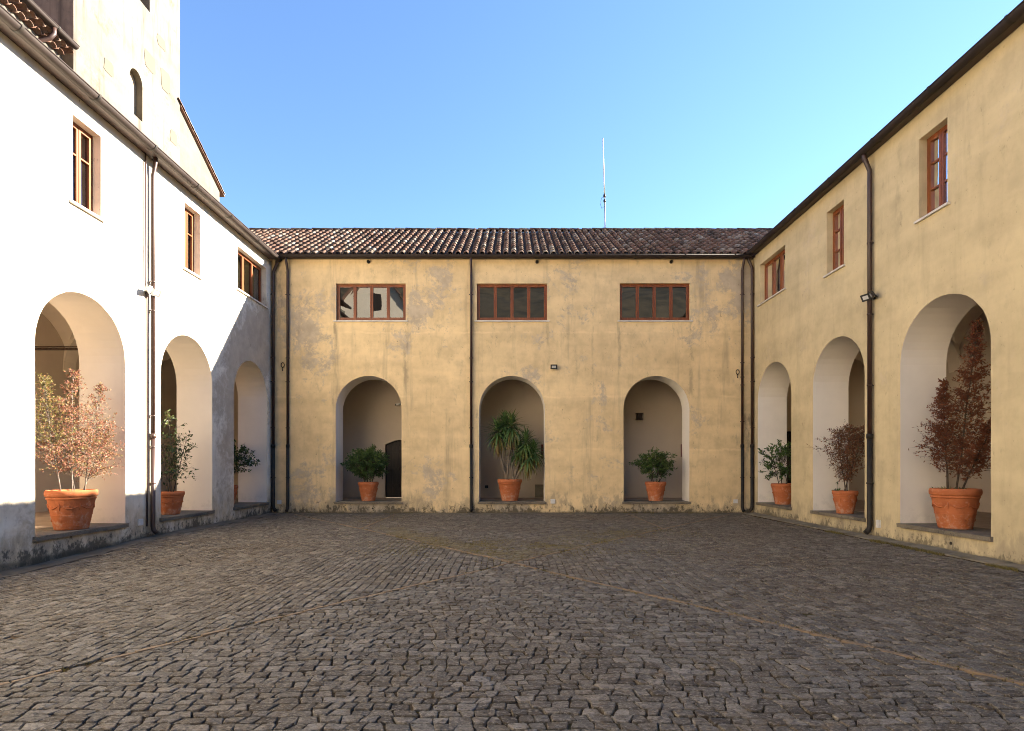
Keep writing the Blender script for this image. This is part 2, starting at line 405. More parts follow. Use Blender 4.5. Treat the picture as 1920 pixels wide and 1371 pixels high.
# ------------------------------------------------------------------ mesh helpers
class MB:
    def __init__(s):
        s.v, s.f, s.t, s.sm = [], [], [], []
    def vert(s, p):
        s.v.append((p[0], p[1], p[2]))
        return len(s.v) - 1
    def face(s, idx, tint=0.5, smooth=False):
        s.f.append(tuple(idx)); s.t.append(tint); s.sm.append(smooth)
    def poly(s, pts, tint=0.5, smooth=False):
        b = len(s.v)
        for p in pts:
            s.v.append((p[0], p[1], p[2]))
        s.face(range(b, b + len(pts)), tint, smooth)
    def hexa(s, c, tint=0.5):
        b = len(s.v)
        for p in c:
            s.v.append((p[0], p[1], p[2]))
        for q in ((0, 3, 2, 1), (4, 5, 6, 7), (0, 1, 5, 4), (1, 2, 6, 5), (2, 3, 7, 6), (3, 0, 4, 7)):
            s.face([b + i for i in q], tint)
    def box(s, x0, x1, y0, y1, z0, z1, tint=0.5):
        s.hexa([(x0, y0, z0), (x1, y0, z0), (x1, y1, z0), (x0, y1, z0), (x0, y0, z1), (x1, y0, z1), (x1, y1, z1), (x0, y1, z1)], tint)
    def pbox(s, P, u0, u1, z0, z1, d0, d1, tint=0.5):
        s.hexa([P(u0, z0, d0), P(u1, z0, d0), P(u1, z0, d1), P(u0, z0, d1), P(u0, z1, d0), P(u1, z1, d0), P(u1, z1, d1), P(u0, z1, d1)], tint)
    def tube(s, pts, rad, seg=8, tint=0.5, cap=True):
        pts = [Vector(p) for p in pts]
        if not isinstance(rad, (list, tuple)):
            rad = [rad] * len(pts)
        rings = []
        prev = None
        for i, p in enumerate(pts):
            a = pts[min(i + 1, len(pts) - 1)] - pts[max(i - 1, 0)]
            a.normalize()
            ref = Vector((0, 0, 1)) if abs(a.z) < 0.9 else Vector((1, 0, 0))
            if prev is not None:
                n = prev - a * prev.dot(a)
                if n.length < 1e-5:
                    n = a.cross(ref)
            else:
                n = a.cross(ref)
            n.normalize(); prev = n
            bb = a.cross(n)
            rings.append([s.vert(p + (n * math.cos(2 * math.pi * k / seg) + bb * math.sin(2 * math.pi * k / seg)) * rad[i]) for k in range(seg)])
        for i in range(len(rings) - 1):
            for k in range(seg):
                s.face((rings[i][k], rings[i][(k + 1) % seg], rings[i + 1][(k + 1) % seg], rings[i + 1][k]), tint, True)
        if cap:
            s.face(rings[0][::-1], tint); s.face(rings[-1], tint)
    def lathe(s, prof, seg=32, c=(0, 0, 0), tint=0.5, close=False):
        rings = []
        for (r, z) in prof:
            rings.append([s.vert((c[0] + r * math.cos(2 * math.pi * k / seg), c[1] + r * math.sin(2 * math.pi * k / seg), c[2] + z)) for k in range(seg)])
        for i in range(len(rings) - 1):
            for k in range(seg):
                s.face((rings[i][k], rings[i][(k + 1) % seg], rings[i + 1][(k + 1) % seg], rings[i + 1][k]), tint, True)
        if close:
            s.face(rings[0][::-1], tint); s.face(rings[-1], tint)
    def build(s, name, mat, parent=None, loc=None, kind=None):
        me = bpy.data.meshes.new(name)
        me.from_pydata(s.v, [], s.f)
        a = me.attributes.new('tint', 'FLOAT', 'FACE')
        a.data.foreach_set('value', s.t)
        me.polygons.foreach_set('use_smooth', s.sm)
        me.materials.append(M[mat])
        me.update()
        o = bpy.data.objects.new(name, me)
        COL.objects.link(o)
        if parent is not None:
            o.parent = parent
        if loc is not None:
            o.location = loc
        if kind:
            o['kind'] = kind
        return o

def tag(o, label, cat, group=None, kind=None):
    o['label'] = label
    o['category'] = cat
    if group: o['group'] = group
    if kind: o['kind'] = kind
    return o

def empty(name, loc=(0, 0, 0)):
    o = bpy.data.objects.new(name, None)
    o.empty_display_size = 0.2
    o.location = loc
    COL.objects.link(o)
    return o

def structure(o, label=None):
    o['kind'] = 'structure'
    if label:
        o['label'] = label
    return o

# ------------------------------------------------------------------ layout of the courtyard (metres)
XL, XR, YB = -7.59, 7.62, 17.70
YF = -0.9                         # near edge of the paved court
FL = 0.375                        # arcade floor level
PL = lambda u, z, d: Vector((XL - d, u, z))
PR = lambda u, z, d: Vector((XR + d, u, z))
PB = lambda u, z, d: Vector((u, YB + d, z))
TOPL, TOPR, TOPB = 7.95, 8.10, 8.03

def ground_z(x, y):
    def ss(a): a = max(0.0, min(1.0, a)); return a * a * (3 - 2 * a)
    g = -0.10 * ss((12.0 - y) / 3.5) * ss((-x - 2.5) / 4.5)
    g += 0.012 * noise.noise((x * 0.45, y * 0.45, 3.1)) + 0.006 * noise.noise((x * 1.3, y * 1.3, 7.7))
    return g

# ------------------------------------------------------------------ setting: earth, hill added behind for reflections, court paving
g = MB()
g.poly([(-3000, -3000, -0.2), (3000, -3000, -0.2), (3000, 3000, -0.2), (-3000, 3000, -0.2)])
structure(g.build('ground', 'ground'), 'dry earth stretching out around the convent')

hb = MB()
NX, NY = 60, 16
idx = {}
for i in range(NX + 1):
    for j in range(NY + 1):
        x = -260 + 520 * i / NX
        y = -45 - 240 * j / NY
        t_ = j / NY
        z = -0.25 + 150 * t_ ** 0.9 * (0.75 + 0.4 * noise.noise((x * 0.008, y * 0.008, 1))) + 7 * noise.noise((x * 0.05, y * 0.05, 5)) * min(1, t_ * 4)
        if j == 0: z = -0.25
        idx[i, j] = hb.vert((x, y, z))
for i in range(NX):
    for j in range(NY):
        hb.face((idx[i, j], idx[i + 1, j], idx[i + 1, j + 1], idx[i, j + 1]), 0.5, True)
structure(hb.build('hillside', 'hill'), 'unseen dark wooded hillside added for the back window reflections')

# paving: earth bed, setts laid row by row in sectors divided by brick strips
CX, CY = 0.0, 8.72
SLO, SUP = 1.375, 1.285           # |dy/dx| of the dividing diagonals, near and far half
bed = MB()
nx, ny = 150, 190
ids = {}
for i in range(nx + 1):
    for j in range(ny + 1):
        x = XL - 0.05 + (XR - XL + 0.1) * i / nx
        y = YF - 1.5 + (YB - YF + 1.5 + 0.05) * j / ny
        ids[i, j] = bed.vert((x, y, ground_z(x, y) - 0.012 + 0.014 * noise.noise((x * 1.1, y * 1.1, 6.0)) + 0.004 * noise.noise((x * 4.0, y * 4.0, 2.0))))
for i in range(nx):
    for j in range(ny):
        bed.face((ids[i, j], ids[i + 1, j], ids[i + 1, j + 1], ids[i, j + 1]), 0.5, True)
paving = structure(bed.build('courtyard_pavement', 'bed'), 'worn grey granite sett paving of the courtyard with clay brick strips')

def clip(poly, nx_, ny_, c):
    """keep nx*x+ny*y >= c"""
    out = []
    for i in range(len(poly)):
        a, b = poly[i], poly[(i + 1) % len(poly)]
        da = nx_ * a[0] + ny_ * a[1] - c
        db = nx_ * b[0] + ny_ * b[1] - c
        if da >= 0: out.append(a)
        if (da >= 0) != (db >= 0):
            t = da / (da - db)
            out.append((a[0] + (b[0] - a[0]) * t, a[1] + (b[1] - a[1]) * t))
    return out

def area(p):
    return 0.5 * sum(p[i][0] * p[(i + 1) % len(p)][1] - p[(i + 1) % len(p)][0] * p[i][1] for i in range(len(p)))

def hp(x0, y0, x1, y1, inx, iny, off):
    """half plane through two points, inside towards (inx,iny), moved in by off"""
    nx_, ny_ = -(y1 - y0), (x1 - x0)
    l = math.hypot(nx_, ny_); nx_ /= l; ny_ /= l
    if nx_ * (inx - x0) + ny_ * (iny - y0) < 0:
        nx_, ny_ = -nx_, -ny_
    return (nx_, ny_, nx_ * x0 + ny_ * y0 + off)

HW = 0.034
VX = 3.62                          # strips that run straight to the back wall
LLx, LLy = CX - 5, CY - 5 * SLO
LRx, LRy = CX + 5, CY - 5 * SLO
ULx, ULy = CX - 5, CY + 5 * SUP
URx, URy = CX + 5, CY + 5 * SUP
VYL = CY + VX * SUP
dLL = lambda ix, iy: hp(CX, CY, LLx, LLy, ix, iy, HW)
dLR = lambda ix, iy: hp(CX, CY, LRx, LRy, ix, iy, HW)
dUL = lambda ix, iy: hp(CX, CY, ULx, ULy, ix, iy, HW)
dUR = lambda ix, iy: hp(CX, CY, URx, URy, ix, iy, HW)
x_lo, x_hi = XL + 0.30, XR - 0.42
y_hi = YB - 0.30
bounds = [(1, 0, x_lo), (-1, 0, -x_hi), (0, -1, -y_hi), (0, 1, YF)]
vl_in = lambda ix: hp(-VX, 0, -VX, 20, ix, 5, HW)
vr_in = lambda ix: hp(VX, 0, VX, 20, ix, 5, HW)
regions = [
    ('x', [dLL(0, 0), dLR(0, 0)], 1),                                   # near
    ('y', [dLL(-6, 8.7), dUL(-6, 8.7)], 2),                             # left
    ('y', [dLR(6, 8.7), dUR(6, 8.7)], 3),                               # right
    ('x', [dUL(0, 17), dUR(0, 17), vl_in(0), vr_in(0)], 4),             # far, middle
    ('x', [dUL(0, 17), vl_in(-9)], 5),
    ('x', [dUR(0, 17), vr_in(9)], 6),
]

def warp(x, y, s):
    return (x + 0.011 * noise.noise((x * 2.1, y * 2.1, s + 20)) + 0.032 * noise.noise((x * 0.9, y * 0.9, s)) + 0.008 * noise.noise((x * 4, y * 4, s + 9)),
            y + 0.012 * noise.noise((x * 2.1, y * 2.1, s + 30)) + 0.055 * noise.noise((x * 0.8 + 5, y * 0.8, s + 3)) + 0.008 * noise.noise((x * 4, y * 4 + 8, s + 5)))

rng = random.Random(11)
setts = []                         # (nearness, polygon, tint)
def in_view(x, y):
    return y > 1.7 and abs(x) < 0.95 * y + 1.9
for orient, planes, s in regions:
    a0, a1 = (YF, y_hi) if orient == 'x' else (x_lo, x_hi)
    b0, b1 = (x_lo, x_hi) if orient == 'x' else (YF, y_hi)
    a = a0
    while a < a1:
        rh = rng.uniform(0.082, 0.118)
        b = b0 - rng.uniform(0, 0.12)
        slant_prev = rng.uniform(-0.01, 0.01)
        while b < b1:
            wl = rng.choice((rng.uniform(0.075, 0.11), rng.uniform(0.09, 0.13), rng.uniform(0.11, 0.16)))
            cx_, cy_ = (b + wl / 2, a + rh / 2) if orient == 'x' else (a + rh / 2, b + wl / 2)
            slant = rng.uniform(-0.018, 0.018)
            ok = in_view(cx_, cy_)
            if ok:
                for (n1, n2, c) in planes:
                    if n1 * cx_ + n2 * cy_ < c - 0.14:
                        ok = False; break
            if ok:
                gp = rng.uniform(0.003, 0.0085)
                j = lambda: rng.uniform(-0.008, 0.008)
                q = [(b + gp + slant_prev + j(), a + gp + j()), (b + wl - gp + slant + j(), a + gp + j()),
                     (b + wl - gp - slant + j(), a + rh - gp + j()), (b + gp - slant_prev + j(), a + rh - gp + j())]
                if orient == 'y':
                    q = [(p[1], p[0]) for p in q][::-1]
                q = [warp(p[0], p[1], s) for p in q]
                for (n1, n2, c) in planes + bounds:
                    q = clip(q, n1, n2, c)
                    if len(q) < 3: break
                if len(q) >= 3 and abs(area(q)) > 0.0022 and rng.random() > 0.0008:
                    if area(q) < 0: q = q[::-1]
                    mx = sum(p[0] for p in q) / len(q); my = sum(p[1] for p in q) / len(q)
                    tint = min(1, max(0, rng.gauss(0.52, 0.28)))
                    setts.append((my, q, tint, mx))
            slant_prev = -slant if False else slant * -1 * -1
            b += wl
        a += rh

def sett_into(m, q, tint, near):
    mx = sum(p[0] for p in q) / len(q); my = sum(p[1] for p in q) / len(q)
    base = ground_z(mx, my)
    top = base + rng.uniform(0.001, 0.009)
    tx, ty = rng.uniform(-0.05, 0.05), rng.uniform(-0.045, 0.045)
    zt = lambda x, y: top + (x - mx) * tx + (y - my) * ty
    if near:
        ring = []
        n = len(q)
        for i in range(n):                       # cut the corners, break the sides
            a, b, pz = q[i], q[(i + 1) % n], q[i - 1]
            l1 = math.hypot(b[0] - a[0], b[1] - a[1]); l0 = math.hypot(pz[0] - a[0], pz[1] - a[1])
            if l1 < 1e-4 or l0 < 1e-4: continue
            k0, k1 = min(0.3, rng.uniform(0.003, 0.013) / l0), min(0.3, rng.uniform(0.003, 0.013) / l1)
            ring.append((a[0] + (pz[0] - a[0]) * k0, a[1] + (pz[1] - a[1]) * k0))
            ring.append((a[0] + (b[0] - a[0]) * k1, a[1] + (b[1] - a[1]) * k1))
            if l1 > 0.07:
                f = rng.uniform(0.4, 0.6); o = rng.uniform(-0.004, 0.005)
                ring.append((a[0] + (b[0] - a[0]) * f + (b[1] - a[1]) / l1 * o, a[1] + (b[1] - a[1]) * f - (b[0] - a[0]) / l1 * o))
    else:
        ring = q
    n = len(ring)
    ins = rng.uniform(0.03, 0.06) if near else 0.05
    lo = [m.vert((p[0], p[1], base - 0.03)) for p in ring]
    md = [m.vert((p[0], p[1], zt(p[0], p[1]) - rng.uniform(0.003, 0.007))) for p in ring]
    up = [m.vert((p[0] + (mx - p[0]) * ins * 1.6, p[1] + (my - p[1]) * ins * 1.6, zt(p[0], p[1]) - rng.uniform(0, 0.002))) for p in ring]
    for i in range(n):
        k = (i + 1) % n
        m.face((lo[i], lo[k], md[k], md[i]), tint)
        m.face((md[i], md[k], up[k], up[i]), tint)
    if near:
        c = m.vert((mx + rng.uniform(-0.012, 0.012), my + rng.uniform(-0.012, 0.012), top + rng.uniform(-0.002, 0.003)))
        for i in range(n):
            m.face((up[i], up[(i + 1) % n], c), tint)
    else:
        m.face(up, tint)

setts.sort(key=lambda s_: s_[0])
inframe = lambda s_: s_[0] > 3.18 and abs(s_[3]) < 0.9 * s_[0]
count = 0
rest = MB()
for srow in setts:
    if count < 300 and inframe(srow):
        m = MB()
        sett_into(m, srow[1], srow[2], True)
        m.build('paving_sett', 'sett', paving)
        count += 1
    else:
        sett_into(rest, srow[1], srow[2], srow[0] < 11)
o = rest.build('paving_setts', 'sett', paving, kind='stuff')

def brick_strip(x0, y0, x1, y1, seed):
    r = random.Random(seed)
    L = math.hypot(x1 - x0, y1 - y0)
    ux, uy = (x1 - x0) / L, (y1 - y0) / L
    t = 0.05
    while t < L - 0.1:
        bl = r.uniform(0.22, 0.30)
        w = r.uniform(0.021, 0.029)
        cx_, cy_ = x0 + ux * (t + bl / 2), y0 + uy * (t + bl / 2)
        if in_view(cx_, cy_) and r.random() > 0.05:
            off = r.uniform(-0.006, 0.006)
            z = ground_z(cx_, cy_) + r.uniform(0.002, 0.010)
            m = MB()
            lo, hi = [], []
            for (a_, w_) in ((-bl / 2 + 0.004, -w), (bl / 2 - 0.004, -w), (bl / 2 - 0.004, w), (-bl / 2 + 0.004, w)):
                w_ += off + r.uniform(-0.003, 0.003)
                lo.append((cx_ + ux * a_ - uy * w_, cy_ + uy * a_ + ux * w_, z - 0.04))
                hi.append((cx_ + ux * a_ * 0.985 - uy * w_ * 0.86, cy_ + uy * a_ * 0.985 + ux * w_ * 0.86, z))
            m.hexa(lo + hi)
            m.build('paving_brick', 'brick', paving)
        t += bl
brick_strip(CX, CY, CX - 5.6, CY - 5.6 * SLO, 1)
brick_strip(CX, CY, CX + 5.6, CY - 5.6 * SLO, 2)
brick_strip(CX, CY, CX - 6.8, CY + 6.8 * SUP, 3)
brick_strip(CX, CY, CX + 6.8, CY + 6.8 * SUP, 4)
brick_strip(-VX, VYL, -VX, YB - 0.3, 5)
brick_strip(VX, VYL, VX, YB - 0.3, 6)

# margins along the walls
def margin(name, pts_in, pts_out, mat, label, z_off, seed):
    m = MB()
    r = random.Random(seed)
    n = len(pts_in)
    a = [m.vert((p[0], p[1], ground_z(*p) + z_off + r.uniform(-0.008, 0.008))) for p in pts_in]
    b = [m.vert((p[0], p[1], ground_z(*p) + z_off * 0.3 + r.uniform(-0.006, 0.006))) for p in pts_out]
    c = [m.vert((p[0], p[1], ground_z(*p) - 0.06)) for p in pts_out]
    for i in range(n - 1):
        m.face((a[i], a[i + 1], b[i + 1], b[i]), 0.5)
        m.face((b[i], b[i + 1], c[i + 1], c[i]), 0.5)
    return structure(m.build(name, mat), label)
rr = random.Random(5)
N = 80
ys = [YF + (YB - 0.02 - YF) * i / N for i in range(N + 1)]
margin('wall_margin_left', [(XL, y) for y in ys], [(x_lo + rr.uniform(-0.05, 0.04), y) for y in ys], 'concrete', 'worn concrete margin along the sunlit wall', 0.035, 1)
xs = [XL + 0.1 + (XR - XL - 0.2) * i / N for i in range(N + 1)]
margin('wall_margin_back', [(x, YB) for x in xs], [(x, y_hi + rr.uniform(-0.03, 0.03)) for x in xs], 'concrete', 'dark concrete margin at the foot of the back wall', 0.018, 2)
ku = YF
kerb = None
kr = random.Random(8)
kerb_bed = MB()
kerb_bed.box(x_hi - 0.02, XR, YF, YB - 0.32, -0.08, 0.004)
kerb = structure(kerb_bed.build('drain_margin', 'bed'), 'earth filled drain margin of stone slabs along the yellow wall')
while ku < YB - 0.5:
    kl = kr.uniform(0.42, 0.75)
    m = MB()
    xa, xb = x_hi + 0.06 + kr.uniform(-0.02, 0.02), XR - 0.02
    za, zb = 0.022 + kr.uniform(-0.008, 0.008), 0.045 + kr.uniform(-0.008, 0.008)
    m.hexa([(xa, ku + 0.008, -0.05), (xb, ku + 0.008, -0.05), (xb, ku + kl - 0.008, -0.05), (xa, ku + kl - 0.008, -0.05),
            (xa + 0.01, ku + 0.014, za), (xb, ku + 0.014, zb), (xb, ku + kl - 0.014, zb + kr.uniform(-0.006, 0.006)), (xa + 0.01, ku + kl - 0.014, za + kr.uniform(-0.006, 0.006))])
    m.build('kerb_slab', 'kerb', kerb)
    ku += kl

mr = random.Random(66)                                    # old mortar smeared along the drain
mp = MB()
rows_ = []
for k in range(31):
    t_ = k / 30
    x, y = 5.0 + 1.95 * t_, 8.86 - 1.18 * t_ + 0.05 * noise.noise((k * 0.3, 2, 2))
    w_ = (0.02 + 0.045 * mr.random()) * math.sin(math.pi * min(1, t_ * 0.9 + 0.08)) + 0.006
    rows_.append((mp.vert((x, y - w_, ground_z(x, y) + 0.011)), mp.vert((x, y + w_ * mr.uniform(0.6, 1.3), ground_z(x, y) + 0.011))))
for a_, b_ in zip(rows_, rows_[1:]):
    mp.face((a_[0], b_[0], b_[1], a_[1]))
mp.build('mortar_smear', 'mortar', paving)

# moss and grass in the joints
gr = random.Random(21)
gm = MB()
def blade(x, y, h, tint):
    z = ground_z(x, y) - 0.006
    a = gr.uniform(0, 6.28)
    w = gr.uniform(0.004, 0.009)
    lx, ly = gr.uniform(-1, 1) * h * 0.7, gr.uniform(-1, 1) * h * 0.7
    gm.poly([(x - w * math.cos(a), y - w * math.sin(a), z), (x + w * math.cos(a), y + w * math.sin(a), z), (x + lx, y + ly, z + h)], tint)
def patch(n, fx, fy, rx, ry, h0, h1):
    for _ in range(n):
        x, y = fx + gr.gauss(0, rx), fy + gr.gauss(0, ry)
        if noise.noise((x * 1.4, y * 1.4, 2.2)) + 0.5 * noise.noise((x * 5, y * 5, 8.2)) < 0.02: continue
        if XL + 0.25 < x < XR - 0.1 and y < YB - 0.15:
            blade(x, y, gr.uniform(h0, h1), gr.random())
patch(11000, -0.9, 10.2, 0.9, 0.7, 0.010, 0.030)
patch(9000, 1.4, 10.6, 1.0, 0.6, 0.010, 0.030)
patch(6500, 2.4, 12.3, 1.2, 0.8, 0.010, 0.028)
patch(3000, -3.6, 15.5, 0.5, 1.4, 0.010, 0.030)
patch(2600, 3.6, 14.3, 0.6, 1.2, 0.010, 0.030)
for t_ in range(5500):                                   # along the strips
    k = gr.choice((0, 1, 2, 3))
    d = gr.uniform(0.2, 6.5)
    sx = (-1, 1, -1, 1)[k]; sy = (-SLO, -SLO, SUP, SUP)[k]
    x, y = CX + sx * d * 0.72 + gr.gauss(0, 0.045), CY + sy * d * 0.72 + gr.gauss(0, 0.045)
    if in_view(x, y) and noise.noise((x * 1.8, y * 1.8, 4)) > 0.0:
        blade(x, y, gr.uniform(0.008, 0.026), gr.random() * 0.8)
for t_ in range(9000):                                   # right hand drain
    y = gr.uniform(7.5, 12.8)
    x = x_hi + 0.03 + gr.gauss(0, 0.05)
    if noise.noise((x, y * 1.3, 9)) > -0.05:
        blade(x, y, gr.uniform(0.015, 0.055), gr.random())
for t_ in range(2600):                                   # foot of the back wall and corners
    x = gr.choice((gr.uniform(-7.4, 7.4), gr.gauss(7.3, 0.2), gr.gauss(4.4, 1.0)))
    y = YB - 0.03 - abs(gr.gauss(0, 0.06))
    if x < 7.5 and noise.noise((x * 2.0, 1, 9)) > 0.05:
        blade(x, y, gr.uniform(0.02, 0.10), gr.random() * 0.7)
for t_ in range(2600):                                   # scattered joint moss, near court
    y = gr.uniform(3.2, 9); x = gr.uniform(-0.9 * y, 0.9 * y)
    if abs(x) < 7.1 and noise.noise((x * 0.8, y * 0.8, 14)) > 0.18:
        blade(x, y, gr.uniform(0.006, 0.016), gr.random() * 0.5)
gobj = gm.build('joint_grass', 'grass')
tag(gobj, 'yellow green moss and short grass growing in the paving joints', 'grass', kind='stuff')

# ------------------------------------------------------------------ wings of the convent
def arch_outline(uc, w, z0, zs, n=22, seed=0):
    r = w / 2
    rg = random.Random(seed)
    jt = lambda: rg.uniform(-0.004, 0.004)
    pts = [(uc - r, z0)]
    for k in range(1, 6):
        pts.append((uc - r + jt(), z0 + (zs - z0) * k / 6))
    for k in range(n + 1):
        a = math.pi - math.pi * k / n
        pts.append((uc + r * math.cos(a) + jt(), zs + r * math.sin(a) + jt()))
    for k in range(5, 0, -1):
        pts.append((uc + r + jt(), z0 + (zs - z0) * k / 6))
    pts.append((uc + r, z0))
    return pts

def sheet(m, P, outer, holes, d):
    loops = [[Vector((p[0], p[1], 0)) for p in outer]] + [[Vector((p[0], p[1], 0)) for p in h] for h in holes]
    tris = tessellate_polygon(loops)
    flat = [p for lp in loops for p in lp]
    b = len(m.v)
    for p in flat:
        m.vert(P(p.x, p.y, d))
    for t in tris:
        m.face([b + i for i in t])

def reveal(P, outline, d0, d1, parent, name, mat):
    m = MB()
    seg = 3
    rows = []
    for s_ in range(seg + 1):
        d = d0 + (d1 - d0) * s_ / seg
        rows.append([m.vert(P(p[0], p[1], d)) for p in outline])
    for s_ in range(seg):
        for i in range(len(outline) - 1):
            m.face((rows[s_][i], rows[s_][i + 1], rows[s_ + 1][i + 1], rows[s_ + 1][i]), 0.5, False)
    return m.build(name, mat, parent)

def make_window(P, u0, u1, z0, z1, ncas, munt, recess, parent, wallmat):
    rect = [(u0, z0), (u0, z1), (u1, z1), (u1, z0)]
    f = MB()
    fw, fd = 0.045, 0.07
    d0, d1 = recess, recess + fd
    f.pbox(P, u0, u0 + fw, z0, z1, d0, d1)
    f.pbox(P, u1 - fw, u1, z0, z1, d0, d1)
    f.pbox(P, u0 + fw, u1 - fw, z1 - fw, z1, d0, d1)
    f.pbox(P, u0 + fw, u1 - fw, z0, z0 + fw * 1.3, d0, d1)
    win = f.build('window', 'wood', parent)
    rv = MB()
    for a, b in zip(rect, rect[1:] + rect[:1]):
        rv.poly([P(a[0], a[1], 0), P(b[0], b[1], 0), P(b[0], b[1], recess + 0.12), P(a[0], a[1], recess + 0.12)])
    rv.build('window_reveal', wallmat, win)
    s_ = MB()
    s_.pbox(P, u0 - 0.07, u1 + 0.07, z0 - 0.035, z0 + 0.004, -0.055, 0.0)
    s_.pbox(P, u0 + 0.002, u1 - 0.002, z0 - 0.035, z0 + 0.004, 0.0, recess + 0.02)
    s_.build('window_sill', 'marble', win)
    iu0, iu1, iz0, iz1 = u0 + fw, u1 - fw, z0 + fw * 1.3, z1 - fw
    cw = (iu1 - iu0) / ncas
    st = 0.045
    for k in range(ncas):
        a, b = iu0 + k * cw + 0.003, iu0 + (k + 1) * cw - 0.003
        c = MB()
        e0, e1 = d0 + 0.012 - (0.016 if k % 2 else 0.008), d0 + 0.055
        c.pbox(P, a, a + st, iz0, iz1, e0, e1)
        c.pbox(P, b - st, b, iz0, iz1, e0, e1)
        c.pbox(P, a + st, b - st, iz1 - st, iz1, e0, e1)
        c.pbox(P, a + st, b - st, iz0, iz0 + st * 1.5, e0, e1)
        pz0, pz1 = iz0 + st * 1.5, iz1 - st
        for mt in munt:
            zz = pz0 + (pz1 - pz0) * mt
            c.pbox(P, a + st, b - st, zz - 0.014, zz + 0.014, e0 + 0.004, e1 - 0.004)
        c.build('casement', 'wood', win)
        cuts = [pz0] + [pz0 + (pz1 - pz0) * mt for mt in sorted(munt)] + [pz1]
        for q in range(len(cuts) - 1):
            p = MB()
            ins = 0.012
            tilt = random.Random(k * 7 + q + int(u0 * 100)).uniform(-0.004, 0.004)
            dd = d0 + 0.034
            za, zb = cuts[q] + (ins if q else -0.005), cuts[q + 1] - (ins if q < len(cuts) - 2 else -0.005)
            p.poly([P(a + st - 0.004, za, dd + tilt), P(b - st + 0.004, za, dd - tilt), P(b - st + 0.004, zb, dd - tilt * 0.4), P(a + st - 0.004, zb, dd + tilt)])
            p.build('pane', 'glass', win)
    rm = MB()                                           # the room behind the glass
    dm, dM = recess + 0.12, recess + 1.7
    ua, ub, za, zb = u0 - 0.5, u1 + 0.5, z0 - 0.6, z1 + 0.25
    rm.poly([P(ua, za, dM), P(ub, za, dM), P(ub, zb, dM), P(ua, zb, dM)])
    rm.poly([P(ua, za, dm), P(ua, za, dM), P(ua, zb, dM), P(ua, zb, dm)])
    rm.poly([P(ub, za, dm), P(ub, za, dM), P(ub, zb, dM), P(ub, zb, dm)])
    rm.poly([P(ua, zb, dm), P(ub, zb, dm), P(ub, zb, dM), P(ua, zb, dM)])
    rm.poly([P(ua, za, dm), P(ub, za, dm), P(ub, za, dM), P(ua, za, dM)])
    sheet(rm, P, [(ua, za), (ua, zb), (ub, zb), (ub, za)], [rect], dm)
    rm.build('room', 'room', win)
    return win

def gutter(P, u0, u1, z, dc, r, parent, mat='guttermetal', jstep=1.55):
    """half round trough, dc = depth coordinate of its axis (negative = in front of the wall)"""
    m = MB()
    n = 10
    rows = []
    for u in (u0, u1):
        rows.append([m.vert(P(u, z - r * math.sin(math.pi * k / n), dc - r * math.cos(math.pi * k / n))) for k in range(n + 1)])
        rows.append([m.vert(P(u, z - (r - 0.008) * math.sin(math.pi * k / n), dc - (r - 0.008) * math.cos(math.pi * k / n))) for k in range(n + 1)])
    for k in range(n):
        m.face((rows[0][k], rows[0][k + 1], rows[2][k + 1], rows[2][k]), 0.5, True)
        m.face((rows[1][k], rows[1][k + 1], rows[3][k + 1], rows[3][k]), 0.5, True)
    lip = [P(u0, z, dc - r), P(u1, z, dc - r)]
    m.tube(lip, 0.013, 6)
    g_ = m.build('gutter', mat, parent)
    u = u0 + 0.4
    while u < u1:
        j = MB()
        a = [[j.vert(P(uu, z + 0.012 - (r + 0.018) * math.sin(math.pi * k / n), dc - (r + 0.018) * math.cos(math.pi * k / n))) for k in range(n + 1)] for uu in (u, u + 0.05)]
        for k in range(n):
            j.face((a[0][k], a[0][k + 1], a[1][k + 1], a[1][k]), 0.5, True)
        j.build('gutter_bracket', 'castiron', g_)
        u += jstep
    return g_

def downpipe(P, u, ztop, gz, gd, parent, r=0.040, iron_h=2.1, du=0.0, clamps=(6.9, 4.9, 4.15, 2.7), shoe='castiron'):
    d = -r - 0.035
    m = MB()
    pts = [P(u + du, gz, gd), P(u + du, gz - 0.10, gd), P(u + du * 0.4, gz - 0.24, (gd + d) * 0.5), P(u, gz - 0.38, d), P(u, gz - 0.5, d), P(u, iron_h - 0.02, d)]
    m.tube(pts, r, 12)
    p = m.build('downpipe', 'brownmetal', parent)
    m = MB()
    zz = 0.12
    m.tube([P(u, iron_h + 0.06, d), P(u, zz + 0.12, d), P(u, zz + 0.04, d - 0.02), P(u, zz - 0.03, d - 0.09)], [r * 1.16] * 4, 12)
    m.tube([P(u, iron_h + 0.08, d), P(u, iron_h - 0.02, d)], r * 1.42, 12)
    m.tube([P(u, iron_h * 0.55, d), P(u, iron_h * 0.55 - 0.03, d)], r * 1.5, 12)
    m.build('pipe_shoe', shoe, p)
    for zc in clamps:
        c = MB()
        c.tube([P(u, zc - 0.014, d), P(u, zc + 0.014, d)], r * 1.22, 12)
        c.pbox(P, u - r * 1.7, u + r * 1.7, zc - 0.012, zc + 0.012, d - 0.006, d + 0.006)
        c.pbox(P, u - 0.01, u + 0.01, zc - 0.01, zc + 0.01, d, 0.01)
        c.build('pipe_clamp', 'brownmetal', p)
    return p

